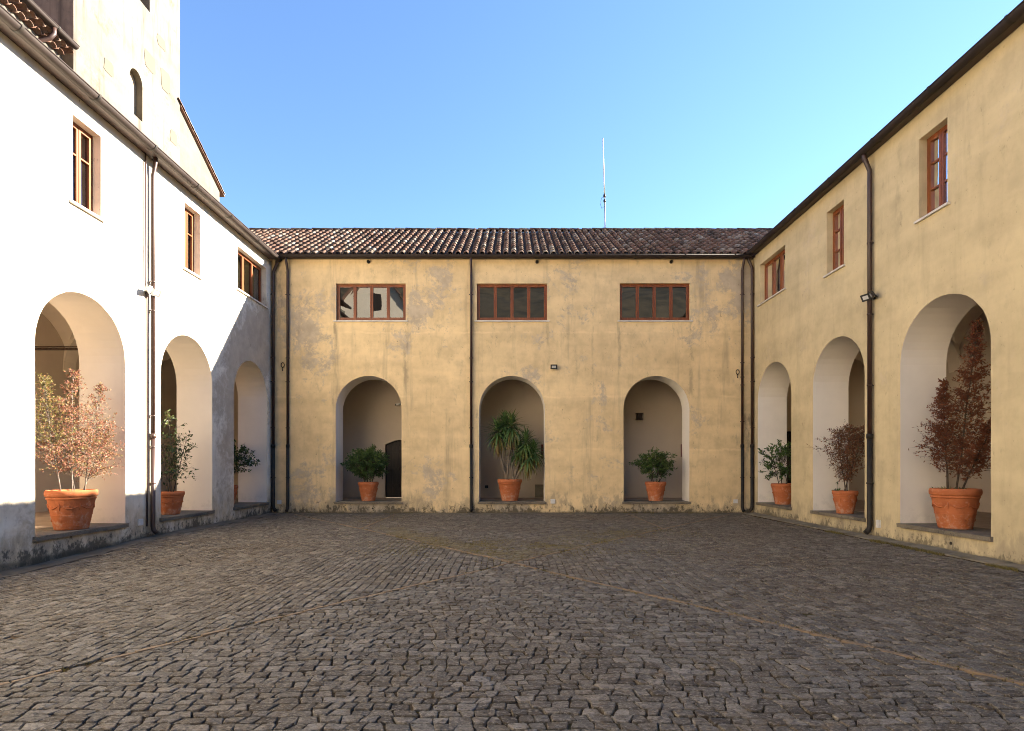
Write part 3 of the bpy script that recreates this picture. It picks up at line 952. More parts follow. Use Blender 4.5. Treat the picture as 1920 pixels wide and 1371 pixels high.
def cover_tile(m, O, U, V, N, L, r0, r1, tint, th=0.014, seg=7):
    """barrel tile, O = middle of the low end, V up the slope, N outwards"""
    lo, hi, inn, inb = [], [], [], []
    for k in range(seg + 1):
        a = math.pi * k / seg
        c, s_ = math.cos(a), math.sin(a)
        lo.append(m.vert(O + U * (r0 * c) + N * (r0 * s_ * 0.85)))
        hi.append(m.vert(O + V * L + U * (r1 * c) + N * (r1 * s_ * 0.85)))
        q = r0 - th
        inn.append(m.vert(O + U * (q * c) + N * (q * s_ * 0.85)))
        inb.append(m.vert(O + V * 0.12 + U * (q * c) + N * (q * s_ * 0.85)))
    for k in range(seg):
        m.face((lo[k], lo[k + 1], hi[k + 1], hi[k]), tint, True)
        m.face((inn[k], inn[k + 1], lo[k + 1], lo[k]), tint)
        m.face((inb[k], inb[k + 1], inn[k + 1], inn[k]), tint * 0.5)

def pan_strip(m, O, U, V, N, L, w, tint):
    """channel tile between two covers"""
    n = 4
    a = [[m.vert(O + V * t + U * (w * (k / n - 0.5) * 2) + N * (0.055 * (2 * k / n - 1) ** 2 + up)) for k in range(n + 1)] for t, up in ((0, 0.018), (L, 0.0))]
    for k in range(n):
        m.face((a[0][k], a[0][k + 1], a[1][k + 1], a[1][k]), tint, True)

def tiled_roof(parent, O, U, V, u0, u1, length, keep, seed, singles=0, sort_key=None, step=0.25, expo=0.385):
    r = random.Random(seed)
    N = U.cross(V).normalized()
    if N.z < 0: N = -N
    deck = MB()
    roof = None
    tiles = []
    ncol = int((u1 - u0) / step)
    nrow = int(length / expo) + 1
    pan = MB()
    for c in range(ncol + 1):
        u = u0 + c * step
        colj = r.uniform(-0.010, 0.010)
        coltint = r.gauss(0, 0.07)
        for k in range(nrow):
            v = k * expo + colj * 2
            if not keep(u, v): continue
            tint = min(1, max(0, r.gauss(0.5, 0.27) + coltint))
            tiles.append((k, u, v, colj + r.uniform(-0.007, 0.007), tint, r.uniform(-0.02, 0.02), r.uniform(0, 0.010)))
            pan_strip(pan, O + U * (u + step / 2) + V * (v - 0.03) + N * 0.012, U, V, N, expo + 0.07, step * 0.46, min(1, max(0, r.gauss(0.32, 0.15))))
    if sort_key:
        tiles.sort(key=sort_key)
    def put(m, t):
        k, u, v, j, tint, yaw, lift = t
        V2 = (V + U * yaw + N * -0.03).normalized()
        cover_tile(m, O + U * (u + j) + V * v + N * (0.055 + lift), U, V2, N, expo + 0.06, 0.094, 0.078, tint)
    return pan, tiles, put

ARCH_W = 2.08
SIDE_U = [9.95, 13.14, 16.32]
SIDE_ALL = [0.38, 3.57, 6.76] + SIDE_U
BAY = 3.19
TH_S, TH_B = 0.90, 0.76
ZS_S, ZS_B = 3.51, 3.31

def sill_slab(P, uc, w, depth, parent, seed):
    r = random.Random(seed)
    m = MB()
    n = 9
    u0, u1 = uc - w / 2 - 0.045, uc + w / 2 + 0.045
    t0 = []
    for i in range(n + 1):
        u = u0 + (u1 - u0) * i / n
        e = -0.055 + r.uniform(-0.008, 0.006)
        t0.append((u, e, FL + r.uniform(-0.004, 0.004)))
    for i in range(n):
        (a, ea, za), (b, eb, zb) = t0[i], t0[i + 1]
        back = 0.0
        m.hexa([P(a, FL - 0.075, ea + 0.012), P(b, FL - 0.075, eb + 0.012), P(b, FL - 0.075, 0.0), P(a, FL - 0.075, 0.0),
                P(a, za, ea + 0.004), P(b, zb, eb + 0.004), P(b, FL + 0.002, 0.0), P(a, FL + 0.002, 0.0)])
    m.poly([P(uc - w / 2, FL + 0.002, 0.0), P(uc + w / 2, FL + 0.002, 0.0), P(uc + w / 2, FL + 0.004, depth), P(uc - w / 2, FL + 0.004, depth)])
    return m.build('arch_sill', 'slab', parent)

def wing_wall(P, u0, u1, top, arches, zs, th, windows, wmat, parent, recess, seed):
    outs = [arch_outline(uc, ARCH_W, FL, zs, seed=seed + i) for i, uc in enumerate(arches)]
    rects = [[(w[0], w[2]), (w[0], w[3]), (w[1], w[3]), (w[1], w[2])] for w in windows]
    outer = [(u0, -0.3), (u0, top), (u1, top), (u1, -0.3)]
    m = MB()
    sheet(m, P, outer, outs + rects, 0.0)
    m.build('wall', wmat, parent)
    m = MB()
    sheet(m, P, [(u0, -0.3), (u0, 5.8), (u1, 5.8), (u1, -0.3)], outs, th)
    m.build('inner_wall', 'arcade', parent)
    for i, uc in enumerate(arches):
        reveal(P, outs[i], 0.0, th, parent, 'arch_reveal', 'reveal')
        sill_slab(P, uc, ARCH_W, th, parent, seed * 3 + i)
    for w in windows:
        make_window(P, *w, recess, parent, wmat)

left = empty('convent_wing', (XL, 8.0, 0)); tag(left, 'sunlit pale two storey arcaded wing on the left of the courtyard', 'building')
right = empty('convent_wing', (XR, 8.0, 0)); tag(right, 'smooth yellow two storey arcaded wing on the right of the courtyard', 'building')
back = empty('convent_wing', (0, YB, 0)); tag(back, 'weathered ochre two storey wing facing the camera under a tiled roof', 'building')
for o in (left, right, back):
    o.location = (0, 0, 0)

lw = [(9.67, 10.34, 6.06, 7.58, 2, (0.64,)), (12.98, 13.63, 6.08, 7.62, 2, (0.64,)), (15.50, 17.30, 6.40, 7.60, 3, ())]
rw = [(9.80, 10.48, 6.09, 7.61, 2, (0.31, 0.68)), (12.86, 13.56, 6.11, 7.63, 2, (0.31, 0.68)), (15.63, 17.22, 6.45, 7.68, 3, ())]
bw = [(-5.56, -3.36, 6.09, 7.27, 4, ()), (-1.11, 1.11, 6.09, 7.27, 4, ()), (3.405, 5.63, 6.09, 7.28, 4, ())]
lw += [(6.48, 7.13, 6.06, 7.58, 2, (0.64,)), (3.28, 3.93, 6.06, 7.58, 2, (0.64,))]
rw += [(6.55, 7.21, 6.09, 7.61, 2, (0.31, 0.68)), (3.36, 4.02, 6.09, 7.61, 2, (0.31, 0.68))]
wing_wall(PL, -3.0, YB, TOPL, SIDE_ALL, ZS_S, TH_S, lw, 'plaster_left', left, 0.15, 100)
wing_wall(PR, -3.0, YB, TOPR, SIDE_ALL, ZS_S - 0.03, TH_S, rw, 'plaster_right', right, 0.15, 200)
wing_wall(PB, XL, XR, TOPB, [-4.53, 0.0, 4.565], ZS_B, TH_B, bw, 'plaster_back', back, 0.09, 300)

# arcade passages behind the arches
XLI, XLO = XL - TH_S, -11.65
XRI, XRO = XR + TH_S, 11.65
YBI, YBO = YB + TH_B, 20.05
SPR, RISE = 4.0, 1.45

def side_passage(xi, xo, parent, holes):
    m = MB()
    P = lambda u, z, d: Vector((xo, u, z))
    sheet(m, P, [(-3, FL - 0.3), (-3, 6), (YBO, 6), (YBO, FL - 0.3)], holes, 0)
    m.build('passage_wall', 'arcade', parent)
    m = MB()
    m.poly([(xi, -3, FL - 0.3), (xo, -3, FL - 0.3), (xo, -3, 6), (xi, -3, 6)])
    m.build('passage_end', 'arcade', parent)
    m = MB()
    m.poly([(xi, -3, FL - 0.01), (xo, -3, FL - 0.01), (xo, YBO, FL - 0.01), (xi, YBO, FL - 0.01)])
    m.build('passage_floor', 'floor', parent)
    v = MB()
    nu, nv = 16, 170
    ids = {}
    xm, hw = (xi + xo) / 2, abs(xo - xi) / 2
    for i in range(nu + 1):
        x = xi + (xo - xi) * i / nu
        h1 = SPR + RISE * math.sqrt(max(0, 1 - ((x - xm) / hw) ** 2))
        for j in range(nv + 1):
            y = -3 + (YBO + 3) * j / nv
            ph = ((y - (SIDE_U[0] - BAY / 2)) / BAY) % 1.0
            h2 = SPR + RISE * math.sqrt(max(0, 1 - (2 * ph - 1) ** 2))
            ids[i, j] = v.vert((x, y, max(h1, h2)))
    for i in range(nu):
        for j in range(nv):
            v.face((ids[i, j], ids[i + 1, j], ids[i + 1, j + 1], ids[i, j + 1]), 0.5, False)
    v.build('groin_vault', 'vault', parent)
    k = -1
    for yb in [SIDE_U[0] - BAY / 2 + BAY * k for k in range(-3, 4)]:     # transverse ribs over the piers
        r = MB()
        ns = 18
        prev = None
        for s_ in range(ns + 1):
            a = math.pi * s_ / ns
            x = xm + hw * math.cos(a)
            z = SPR - 0.02 + (RISE - 0.03) * math.sin(a)
            ring = [r.vert((x, yb - 0.2, z)), r.vert((x, yb + 0.2, z)), r.vert((x, yb + 0.2, z + 0.25)), r.vert((x, yb - 0.2, z + 0.25))]
            if prev:
                for q in range(4):
                    r.face((prev[q], prev[(q + 1) % 4], ring[(q + 1) % 4], ring[q]), 0.5)
            prev = ring
        r.build('vault_rib', 'vault', parent)

side_passage(XLI, XLO, left, [])
side_passage(XRI, XRO, right, [])

# back passage, with the arched door seen through the first arch
door_out = [(-4.55, FL), (-4.55, 2.27)] + [(-4.55 + 1.2 * k / 10, 2.27 + 0.17 * math.sin(math.pi * k / 10)) for k in range(1, 10)] + [(-3.35, 2.27), (-3.35, FL)]
shade_door = [(9.75, FL), (9.75, 2.75), (10.85, 2.75), (10.85, FL)]  # added dark door, stands in for the unlit right end of the passage
PO = lambda u, z, d: Vector((u, YBO + d, z))
m = MB()
sheet(m, PO, [(XLO, FL - 0.3), (XLO, 6), (XRO, 6), (XRO, FL - 0.3)], [door_out, shade_door], 0.0)
m.build('passage_wall', 'arcade', back)
for outl in (door_out, shade_door):
    reveal(PO, outl, 0.0, 0.22, back, 'door_reveal', 'arcade')
def door(outl, parent):
    u0, u1 = outl[0][0], outl[-1][0]
    m = MB()
    lo = [m.vert(PO(p[0], p[1], 0.16)) for p in outl]
    m.face(lo)
    d = m.build('door', 'darkdoor', parent)
    n = 5
    for k in range(n):
        a, b = u0 + 0.03 + (u1 - u0 - 0.06) * k / n, u0 + 0.03 + (u1 - u0 - 0.06) * (k + 1) / n
        pl = MB()
        pl.pbox(PO, a + 0.004, b - 0.004, FL + 0.03, 2.22, 0.13, 0.158)
        pl.build('plank', 'darkdoor', d)
    for zz in (0.75, 1.35, 1.98):
        pl = MB()
        pl.pbox(PO, u0 + 0.03, u1 - 0.03, zz, zz + 0.10, 0.105, 0.129)
        pl.build('rail', 'darkdoor', d)
    h = MB()
    h.tube([PO(u0 + 0.14, 1.35, 0.12), PO(u0 + 0.14, 1.35, 0.06), PO(u0 + 0.24, 1.35, 0.055)], 0.012, 8)
    h.build('door_handle', 'iron', d)
door(door_out, back); door(shade_door, back)
m = MB()
m.poly([(XL - 0.9, YBI, FL - 0.006), (XR + 0.9, YBI, FL - 0.006), (XR + 0.9, YBO + 0.2, FL - 0.006), (XL - 0.9, YBO + 0.2, FL - 0.006)])
m.build('passage_floor', 'floor', back)
v = MB()
nu, nv = 120, 12
ids = {}
ym, hw = (YBI + YBO) / 2, (YBO - YBI) / 2
for i in range(nu + 1):
    x = XLI + (XRI - XLI) * i / nu
    ph = ((x + 4.53 / 2) / 4.53) % 1.0
    h2 = 4.05 + 0.72 * math.sqrt(max(0, 1 - (2 * ph - 1) ** 2))
    for j in range(nv + 1):
        y = YBI + (YBO - YBI) * j / nv
        h1 = 4.05 + 0.72 * math.sqrt(max(0, 1 - ((y - ym) / hw) ** 2))
        ids[i, j] = v.vert((x, y, max(h1, h2)))
for i in range(nu):
    for j in range(nv):
        v.face((ids[i, j], ids[i + 1, j], ids[i + 1, j + 1], ids[i, j + 1]))
v.build('groin_vault', 'vault', back)
m = MB()                                                   # iron tie across the left passage
m.box(XLI + 0.0, XLO, 11.50, 11.57, 3.89, 3.925)
m.box(XLI + 0.0, XLO, 11.52, 11.55, 3.945, 3.965)
m.build('tie_rod', 'iron', left)

# eaves, gutters, roofs
def eave_board(P, u0, u1, z, over, parent):
    m = MB()
    m.pbox(P, u0, u1, z, z + 0.05, -over, 0.05)
    m.build('eave_board', 'brownmetal', parent)
eave_board(PL, -3.0, YB - 0.25, TOPL, 0.24, left)
eave_board(PR, -3.0, YB - 0.25, TOPR, 0.20, right)
eave_board(PB, XL + 0.02, XR - 0.02, TOPB, 0.18, back)
GL = gutter(PL, -3.0, YB - 0.12, TOPL + 0.055, -0.27, 0.092, left)
GR = gutter(PR, -3.0, YB - 0.12, TOPR + 0.045, -0.22, 0.092, right)
GB = gutter(PB, XL + 0.16, XR - 0.14, TOPB + 0.05, -0.20, 0.085, back)

PITCH_B, PITCH_S = 0.60, 0.42
LEN_B = 4.8
Ub, Vb = Vector((1, 0, 0)), Vector((0, 1, PITCH_B)).normalized()
Ob = Vector((0, YB - 0.17, TOPB + 0.04))
def keep_b(u, v):
    dy = v * Vb.y + 0.05
    lx = (XL + 0.2) - dy * PITCH_B / PITCH_S
    rx = (XR - 0.2) + dy * PITCH_B / PITCH_S
    return max(lx, -12.9) < u < min(rx, 13.2)
pan, tiles, put = tiled_roof(back, Ob, Ub, Vb, -12.95, 13.1, LEN_B, keep_b, 41, sort_key=lambda t: (t[0], abs(t[1])))
dk = MB()
zt = Ob + Vb * LEN_B
dk.poly([(-13, Ob.y, Ob.z - 0.01), (13.3, Ob.y, Ob.z - 0.01), (13.3, zt.y, zt.z - 0.01), (-13, zt.y, zt.z - 0.01)])
dk.poly([(-13, zt.y, zt.z - 0.01), (13.3, zt.y, zt.z - 0.01), (13.3, 2 * zt.y - Ob.y, Ob.z), (-13, 2 * zt.y - Ob.y, Ob.z)])
broof = dk.build('roof', 'tile', back)
restt = MB()
cnt = 0
for t in tiles:
    if cnt < 300 and -7.6 < t[1] < 7.6:
        m = MB(); put(m, t); m.build('roof_tile', 'tile', broof); cnt += 1
    else:
        put(restt, t)
restt.build('roof_tiles', 'tile', broof, kind='stuff')
pan.build('channel_tiles', 'tile', broof, kind='stuff')
rg = random.Random(77)
rid = MB()
u = -12.9
while u < 13.0:                                            # ridge
    cover_tile(rid, Vector((u, zt.y, zt.z + 0.05 + rg.uniform(0, 0.02))), Vector((0, 1, 0)), Vector((1, 0, rg.uniform(-0.03, 0.0))).normalized(), Vector((0, 0, 1)), 0.46, 0.12, 0.10, rg.random())
    u += 0.4
rid.build('ridge_tiles', 'tile', broof, kind='stuff')

def side_roof(parent, sgn, x0, ztop, over, seed):
    U = Vector((0, 1, 0)); V = Vector((sgn, 0, PITCH_S)).normalized()
    O = Vector((x0 - sgn * over, 0, ztop + 0.03))
    L = 4.6
    def keep(u, v):
        dx = v * abs(V.x)
        return u < YB - 0.15 + dx * PITCH_S / PITCH_B
    pan, tiles, put = tiled_roof(parent, O, U, V, -2.9, 21.0, L, keep, seed)
    d = MB()
    a, b = O, O + V * L
    d.poly([(a.x, -3, a.z - 0.01), (a.x, YB - 0.1, a.z - 0.01), (b.x, YB + 2.6, b.z - 0.01), (b.x, -3, b.z - 0.01)])
    d.poly([(b.x, -3, b.z - 0.01), (b.x, YB + 2.6, b.z - 0.01), (b.x + sgn * 4, YB + 2.6, a.z), (b.x + sgn * 4, -3, a.z)])
    d.poly([(a.x, -3, a.z - 0.01), (b.x, -3, b.z - 0.01), (b.x, -3, 5.5), (a.x, -3, 5.5)])
    ro = d.build('roof', 'tile', parent)
    mm = MB()
    for t in tiles: put(mm, t)
    mm.build('roof_tiles', 'tile', ro, kind='stuff')
    pan.build('channel_tiles', 'tile', ro, kind='stuff')
side_roof(left, -1, XL, TOPL, 0.20, 51)
side_roof(right, 1, XR, TOPR, 0.13, 52)

# downpipes
downpipe(PB, -7.06, TOPB, TOPB + 0.0, -0.20, back)
downpipe(PB, -1.285, TOPB, TOPB + 0.0, -0.20, back)
downpipe(PB, 7.25, TOPB, TOPB + 0.0, -0.20, back, clamps=(6.9, 4.75, 4.3, 4.05, 2.9))
downpipe(PL, YB - 0.10, TOPL, TOPL + 0.0, -0.20, left, r=0.048)
downpipe(PL, 11.72, TOPL, TOPL + 0.0, -0.13, left, r=0.040, clamps=(5.35, 4.75, 2.55, 1.9), shoe='brownmetal')
downpipe(PR, YB - 0.12, TOPR, TOPR + 0.0, -0.20, right, r=0.045)
downpipe(PR, 11.80, TOPR, TOPR + 0.0, -0.20, right, r=0.046, clamps=(6.2, 4.7, 3.2))
m = MB()                                                    # slim second pipe on the left wall
m.tube([PL(11.55, TOPL + 0.01, -0.03), PL(11.55, 5.3, -0.03), PL(11.60, 5.0, -0.03), PL(11.60, 0.25, -0.03)], 0.015, 8)
m.build('conduit', 'brownmetal', left)

for xx in (-4.53, 0.79, 5.03):                              # little vent pipes under the eave
    m = MB()
    m.tube([PB(xx, 7.95, 0.02), PB(xx, 7.95, -0.05)], 0.055, 12, cap=False)
    m.tube([PB(xx, 7.95, 0.0), PB(xx, 7.95, -0.02)], 0.046, 12)
    m.build('vent_pipe', 'castiron', back)
for (P_, uu, par) in ((PB, -4.4, back), (PB, 4.6, back), (PR, 9.72, right)):       # drain holes in the plinths
    m = MB()
    m.tube([P_(uu, 0.16, 0.02), P_(uu, 0.16, -0.006)], 0.028, 10)
    m.build('drain_spout', 'castiron', par)

# ------------------------------------------------------------------ church beyond the left wing
XT = -13.0
tower = empty('bell_tower')
tag(tower, 'tall stained bell tower with narrow arched window behind the left wing', 'tower')
PT = lambda u, z, d: Vector((XT - d, u, z))
win_t = [(19.04, 13.60), (19.04, 14.75)] + [(19.37 - 0.33 * math.cos(math.pi * k / 12), 14.80 + 0.40 * math.sin(math.pi * k / 12)) for k in range(0, 13)] + [(19.70, 14.75), (19.70, 13.60)]
bel_t = [(18.5, 17.78), (18.5, 20.4), (20.1, 20.4), (20.1, 17.78)]
TY0, TY1, TZ = 16.60, 21.92, 24.0
m = MB()
sheet(m, PT, [(TY0, 0), (TY0, TZ), (TY1, TZ), (TY1, 0)], [win_t, bel_t], 0)
m.build('wall', 'tower', tower)
m = MB()
for yy in (TY0, TY1):
    m.poly([(XT, yy, 0), (XT - 5.3, yy, 0), (XT - 5.3, yy, TZ), (XT, yy, TZ)])
m.poly([(XT - 5.3, TY0, 0), (XT - 5.3, TY1, 0), (XT - 5.3, TY1, TZ), (XT - 5.3, TY0, TZ)])
m.build('side_wall', 'tower_shade', tower)
reveal(PT, win_t, 0, 0.55, tower, 'window_reveal', 'gable')
reveal(PT, bel_t, 0, 0.6, tower, 'belfry_reveal', 'tower')
m = MB()
m.poly([PT(p[0], p[1], 0.24) for p in win_t])
m.build('blind_window', 'blind', tower)
m = MB()
m.poly([PT(p[0], p[1], 0.6) for p in bel_t])
m.build('belfry_opening', 'tower_shade', tower)
m = MB()
m.box(XT - 5.5, XT + 0.2, TY0 - 0.2, TY1 + 0.2, TZ, TZ + 0.25)
m.build('cornice', 'tower', tower)
m = MB()
c = Vector((XT - 2.65, (TY0 + TY1) / 2, TZ + 1.9))
q = [(XT - 5.5, TY0 - 0.2, TZ + 0.25), (XT + 0.2, TY0 - 0.2, TZ + 0.25), (XT + 0.2, TY1 + 0.2, TZ + 0.25), (XT - 5.5, TY1 + 0.2, TZ + 0.25)]
for i in range(4):
    m.poly([q[i], q[(i + 1) % 4], c])
m.build('roof', 'tile', tower)
pr = random.Random(4)
for (yy, zz, w, h) in ((18.05, 14.35, 0.22, 0.42), (20.1, 16.0, 0.30, 0.6), (21.0, 15.95, 0.28, 0.75), (21.5, 14.1, 0.22, 0.5), (20.75, 17.2, 0.25, 0.4)):   # patched putlog holes
    m = MB()
    n = 14
    pts = [PT(yy + w * (1 if math.cos(a) > 0 else -1) * abs(math.cos(a)) ** 0.35 * pr.uniform(0.85, 1.1), zz + h * (1 if math.sin(a) > 0 else -1) * abs(math.sin(a)) ** 0.35 * 0.5 * pr.uniform(0.9, 1.1), -0.012) for a in [2 * math.pi * k / n for k in range(n)]]
    m.poly(pts)
    base = [Vector(p) + Vector((-0.02, 0, 0)) for p in pts]
    for k in range(n):
        m.poly([pts[k], pts[(k + 1) % n], base[(k + 1) % n], base[k]])
    m.build('patched_hole', 'patch', tower)

gable = empty('church_transept')
tag(gable, 'cream gable wall with sloping tiled verge right of the bell tower', 'building')
XG = -13.06
m = MB()
g0, g1 = (TY1, 15.62), (25.0, 13.80)
m.poly([(XG, g0[0], 0), (XG, g1[0], 0), (XG, g1[0], g1[1]), (XG, g0[0], g0[1])])
m.poly([(XG, g1[0], 0), (XG - 9, g1[0], 0), (XG - 9, g1[0], g1[1]), (XG, g1[0], g1[1])])
m.build('wall', 'gable', gable)
m = MB()
Vg = Vector((0, g1[0] - g0[0], g1[1] - g0[1])).normalized()
ext = Vector((0, g1[0], g1[1])) + Vg * 0.32
m.hexa([(XG + 0.10, g0[0] + 0.0, g0[1]), (XG - 9, g0[0] + 0.0, g0[1]), (XG - 9, ext.y, ext.z), (XG + 0.10, ext.y, ext.z),
        (XG + 0.10, g0[0] + 0.0, g0[1] + 0.06), (XG - 9, g0[0] + 0.0, g0[1] + 0.06), (XG - 9, ext.y, ext.z + 0.06), (XG + 0.10, ext.y, ext.z + 0.06)])
groof = m.build('roof', 'tile', gable)
Ng = Vector((0, -Vg.z, Vg.y))
s_ = 3.85
while s_ > 0.1:
    m = MB()
    o_ = Vector((XG + 0.06, g0[0], g0[1] + 0.05)) + Vg * s_
    cover_tile(m, o_, Vector((1, 0, 0)), -Vg, Ng, 0.46, 0.095, 0.08, pr.uniform(0.3, 1.0))
    m.build('verge_tile', 'tile', groof)
    s_ -= 0.36

nave = empty('church_nave')
tag(nave, 'higher cream building with gutter above the near end of the left wing', 'building')
XN = -13.32
m = MB()
m.poly([(XN, -8, 0), (XN, TY0 - 0.01, 0), (XN, TY0 - 0.01, 13.60), (XN, -8, 13.60)])
m.poly([(XN, -8, 0), (XN - 10, -8, 0), (XN - 10, -8, 13.60), (XN - 5, -8, 16.0), (XN, -8, 13.60)])
m.build('wall', 'gable', nave)
PN = lambda u, z, d: Vector((XN - d, u, z))
m = MB()
m.hexa([PN(-8.2, 13.86, -0.42), PN(TY0 - 0.02, 13.86, -0.42), PN(TY0 - 0.02, 15.9, 5.2), PN(-8.2, 15.9, 5.2),
        PN(-8.2, 13.92, -0.42), PN(TY0 - 0.02, 13.92, -0.42), PN(TY0 - 0.02, 15.96, 5.2), PN(-8.2, 15.96, 5.2)])
nroof = m.build('roof', 'tile', nave)
y = 8.0
while y < TY0 - 0.15:                                       # corbelled tile course under the eave
    for row, (dd, zz) in enumerate(((-0.18, 13.57), (-0.36, 13.71))):
        m = MB()
        cover_tile(m, PN(y + row * 0.13, zz, dd), Vector((0, 1, 0)), Vector((-1, 0, 0)), Vector((0, 0, 1)), 0.25 + 0.15 * row, 0.115, 0.115, pr.uniform(0.4, 0.8))
        m.build('corbel_tile', 'tile', nroof)
    y += 0.26
gutter(PN, -8.0, TY0 - 0.05, 13.90, -0.44, 0.10, nave, jstep=1.3)
m = MB()
m.tube([PN(15.75, 13.84, -0.44), PN(15.75, 13.66, -0.44), PN(15.70, 13.50, -0.36), PN(15.62, 13.38, -0.14), PN(15.60, 13.2, -0.07), PN(15.60, 9.0, -0.07)], 0.062, 12)
m.build('downpipe', 'brownmetal', nave)

# gabled house added behind the camera to fill the first back window's reflection
house = empty('unseen_gabled_house')
tag(house, 'unseen pale gabled house added for the left back window reflection', 'building')
m = MB()
hx, hy = -14.0, -22.0
m.poly([(hx - 5, hy, -0.2), (hx + 5, hy, -0.2), (hx + 5, hy, 17), (hx, hy, 23), (hx - 5, hy, 17)])
m.poly([(hx + 5, hy, -0.2), (hx + 5, hy - 9, -0.2), (hx + 5, hy - 9, 17), (hx + 5, hy, 17)])
m.build('wall', 'vault', house)
m = MB()
for s1 in (-1, 1):
    m.hexa([(hx, hy + 0.3, 23.0), (hx + s1 * 5.4, hy + 0.3, 16.6), (hx + s1 * 5.4, hy - 9, 16.6), (hx, hy - 9, 23.0),
            (hx, hy + 0.3, 23.25), (hx + s1 * 5.4, hy + 0.3, 16.85), (hx + s1 * 5.4, hy - 9, 16.85), (hx, hy - 9, 23.25)])
m.build('roof', 'tile', house)
m = MB()
m.box(hx - 0.5, hx + 0.5, hy - 0.1, hy + 0.03, 17.6, 19.2)
m.build('window', 'darkdoor', house)

# ------------------------------------------------------------------ potted plants
def pot_mesh(parent, R_, H, ornate, yaw=0.0, seed=0):
    """rim radius R_, height H"""
    rb = R_ * 0.64
    body = [(0.0, 0.0), (rb, 0.0), (rb * 1.02, H * 0.03)]
    for k in range(1, 9):
        t = k / 8
        body.append((rb * 1.02 + (R_ * 0.90 - rb * 1.02) * (t ** 0.92), H * (0.03 + 0.73 * t)))
    m = MB()
    m.lathe(body, 40)
    pot = m.build('flower_pot', 'pot', parent)
    rim = MB()
    z = H * 0.76
    prof = [(R_ * 0.90, z), (R_ * 0.935, z + H * 0.005), (R_ * 0.945, z + H * 0.03), (R_ * 0.925, z + H * 0.055), (R_ * 0.925, z + H * 0.06)]
    for k in range(9):
        a = -math.pi / 2 + math.pi * k / 8
        prof.append((R_ * 0.935 + R_ * 0.065 * math.cos(a), z + H * 0.15 + H * 0.085 * math.sin(a)))
    prof += [(R_ * 0.86, H * 0.985), (R_ * 0.84, H * 0.96), (R_ * 0.82, H * 0.86), (R_ * 0.80, H * 0.74)]
    rim.lathe(prof, 40)
    rim.build('rim', 'pot', pot)
    rad = lambda zf: rb * 1.02 + (R_ * 0.90 - rb * 1.02) * (max(0, (zf - 0.03) / 0.73) ** 0.92)
    rel = MB()
    bands = (0.10, 0.37) if ornate else (0.33,)
    for zf in bands:
        r_ = rad(zf)
        rel.lathe([(r_ - 0.002, zf * H - 0.008), (r_ + 0.005, zf * H - 0.004), (r_ + 0.006, zf * H + 0.002), (r_ - 0.002, zf * H + 0.008)], 40)
    n = 7 if ornate else 6
    for k in range(n):
        a0 = yaw + 2 * math.pi * k / n
        a1 = yaw + 2 * math.pi * (k + 1) / n
        at = lambda a, zf, o: ((rad(zf) + o) * math.cos(a), (rad(zf) + o) * math.sin(a), zf * H)
        pts = []
        for q in range(9):
            t = 0.1 + 0.8 * q / 8
            pts.append(at(a0 + (a1 - a0) * t, 0.64 - 0.11 * math.sin(math.pi * t), 0.004))
        rel.tube(pts, [0.006 + 0.006 * math.sin(math.pi * q / 8) for q in range(9)], 6)
        rel.tube([at(a0, 0.66, 0.004), at(a0 + 0.02, 0.58, 0.004), at(a0 - 0.02, 0.49, 0.003)], [0.012, 0.010, 0.003], 6)
        if ornate:
            for (aa, zf, rr_) in ((a0 + 0.5 * (a1 - a0), 0.60, 0.020), (a0, 0.235, 0.022), ):
                rel.tube([at(aa, zf, -0.004), at(aa, zf, 0.007)], [rr_, rr_ * 0.8], 10)
                rel.tube([at(aa, zf, 0.006), at(aa, zf, 0.012)], [rr_ * 0.45, rr_ * 0.2], 8)
    rel.build('relief_garland', 'pot', pot)
    so = MB()
    so.lathe([(0.001, H * 0.935), (R_ * 0.4, H * 0.93), (R_ * 0.815, H * 0.90)], 24)
    so.build('soil', 'soil', parent)
    return pot

def leaf(m, p, d, up, L, W, tint, droop=0.25):
    """small folded leaf, six points"""
    d = d.normalized()
    s_ = d.cross(up)
    if s_.length < 1e-4: s_ = Vector((1, 0, 0))
    s_.normalize()
    n = s_.cross(d)
    b = m.vert(p)
    a1 = m.vert(p + d * L * 0.45 + s_ * W * 0.5 + n * L * 0.06)
    a2 = m.vert(p + d * L * 0.45 - s_ * W * 0.5 + n * L * 0.06)
    t = m.vert(p + d * L - n * L * droop)
    mid = m.vert(p + d * L * 0.5 - n * L * 0.02)
    m.face((b, a1, t, mid), tint)
    m.face((b, mid, t, a2), tint)

def rdir(r, up=0.0):
    while True:
        v = Vector((r.uniform(-1, 1), r.uniform(-1, 1), r.uniform(-1, 1)))
        if 0.05 < v.length < 1:
            v.normalize(); v.z += up
            return v.normalized()

def stem_path(r, a, b, n=8, wob=0.03):
    pts = []
    ox = oy = 0
    for i in range(n + 1):
        t = i / n
        ox += r.uniform(-wob, wob); oy += r.uniform(-wob, wob)
        k = math.sin(math.pi * min(1, t)) * 0.6 + 0.2 * t
        pts.append(Vector(a).lerp(Vector(b), t) + Vector((ox * k, oy * k, 0)))
    return pts

def along(pts, t):
    f = t * (len(pts) - 1)
    i = min(int(f), len(pts) - 2)
    return pts[i].lerp(pts[i + 1], f - i)

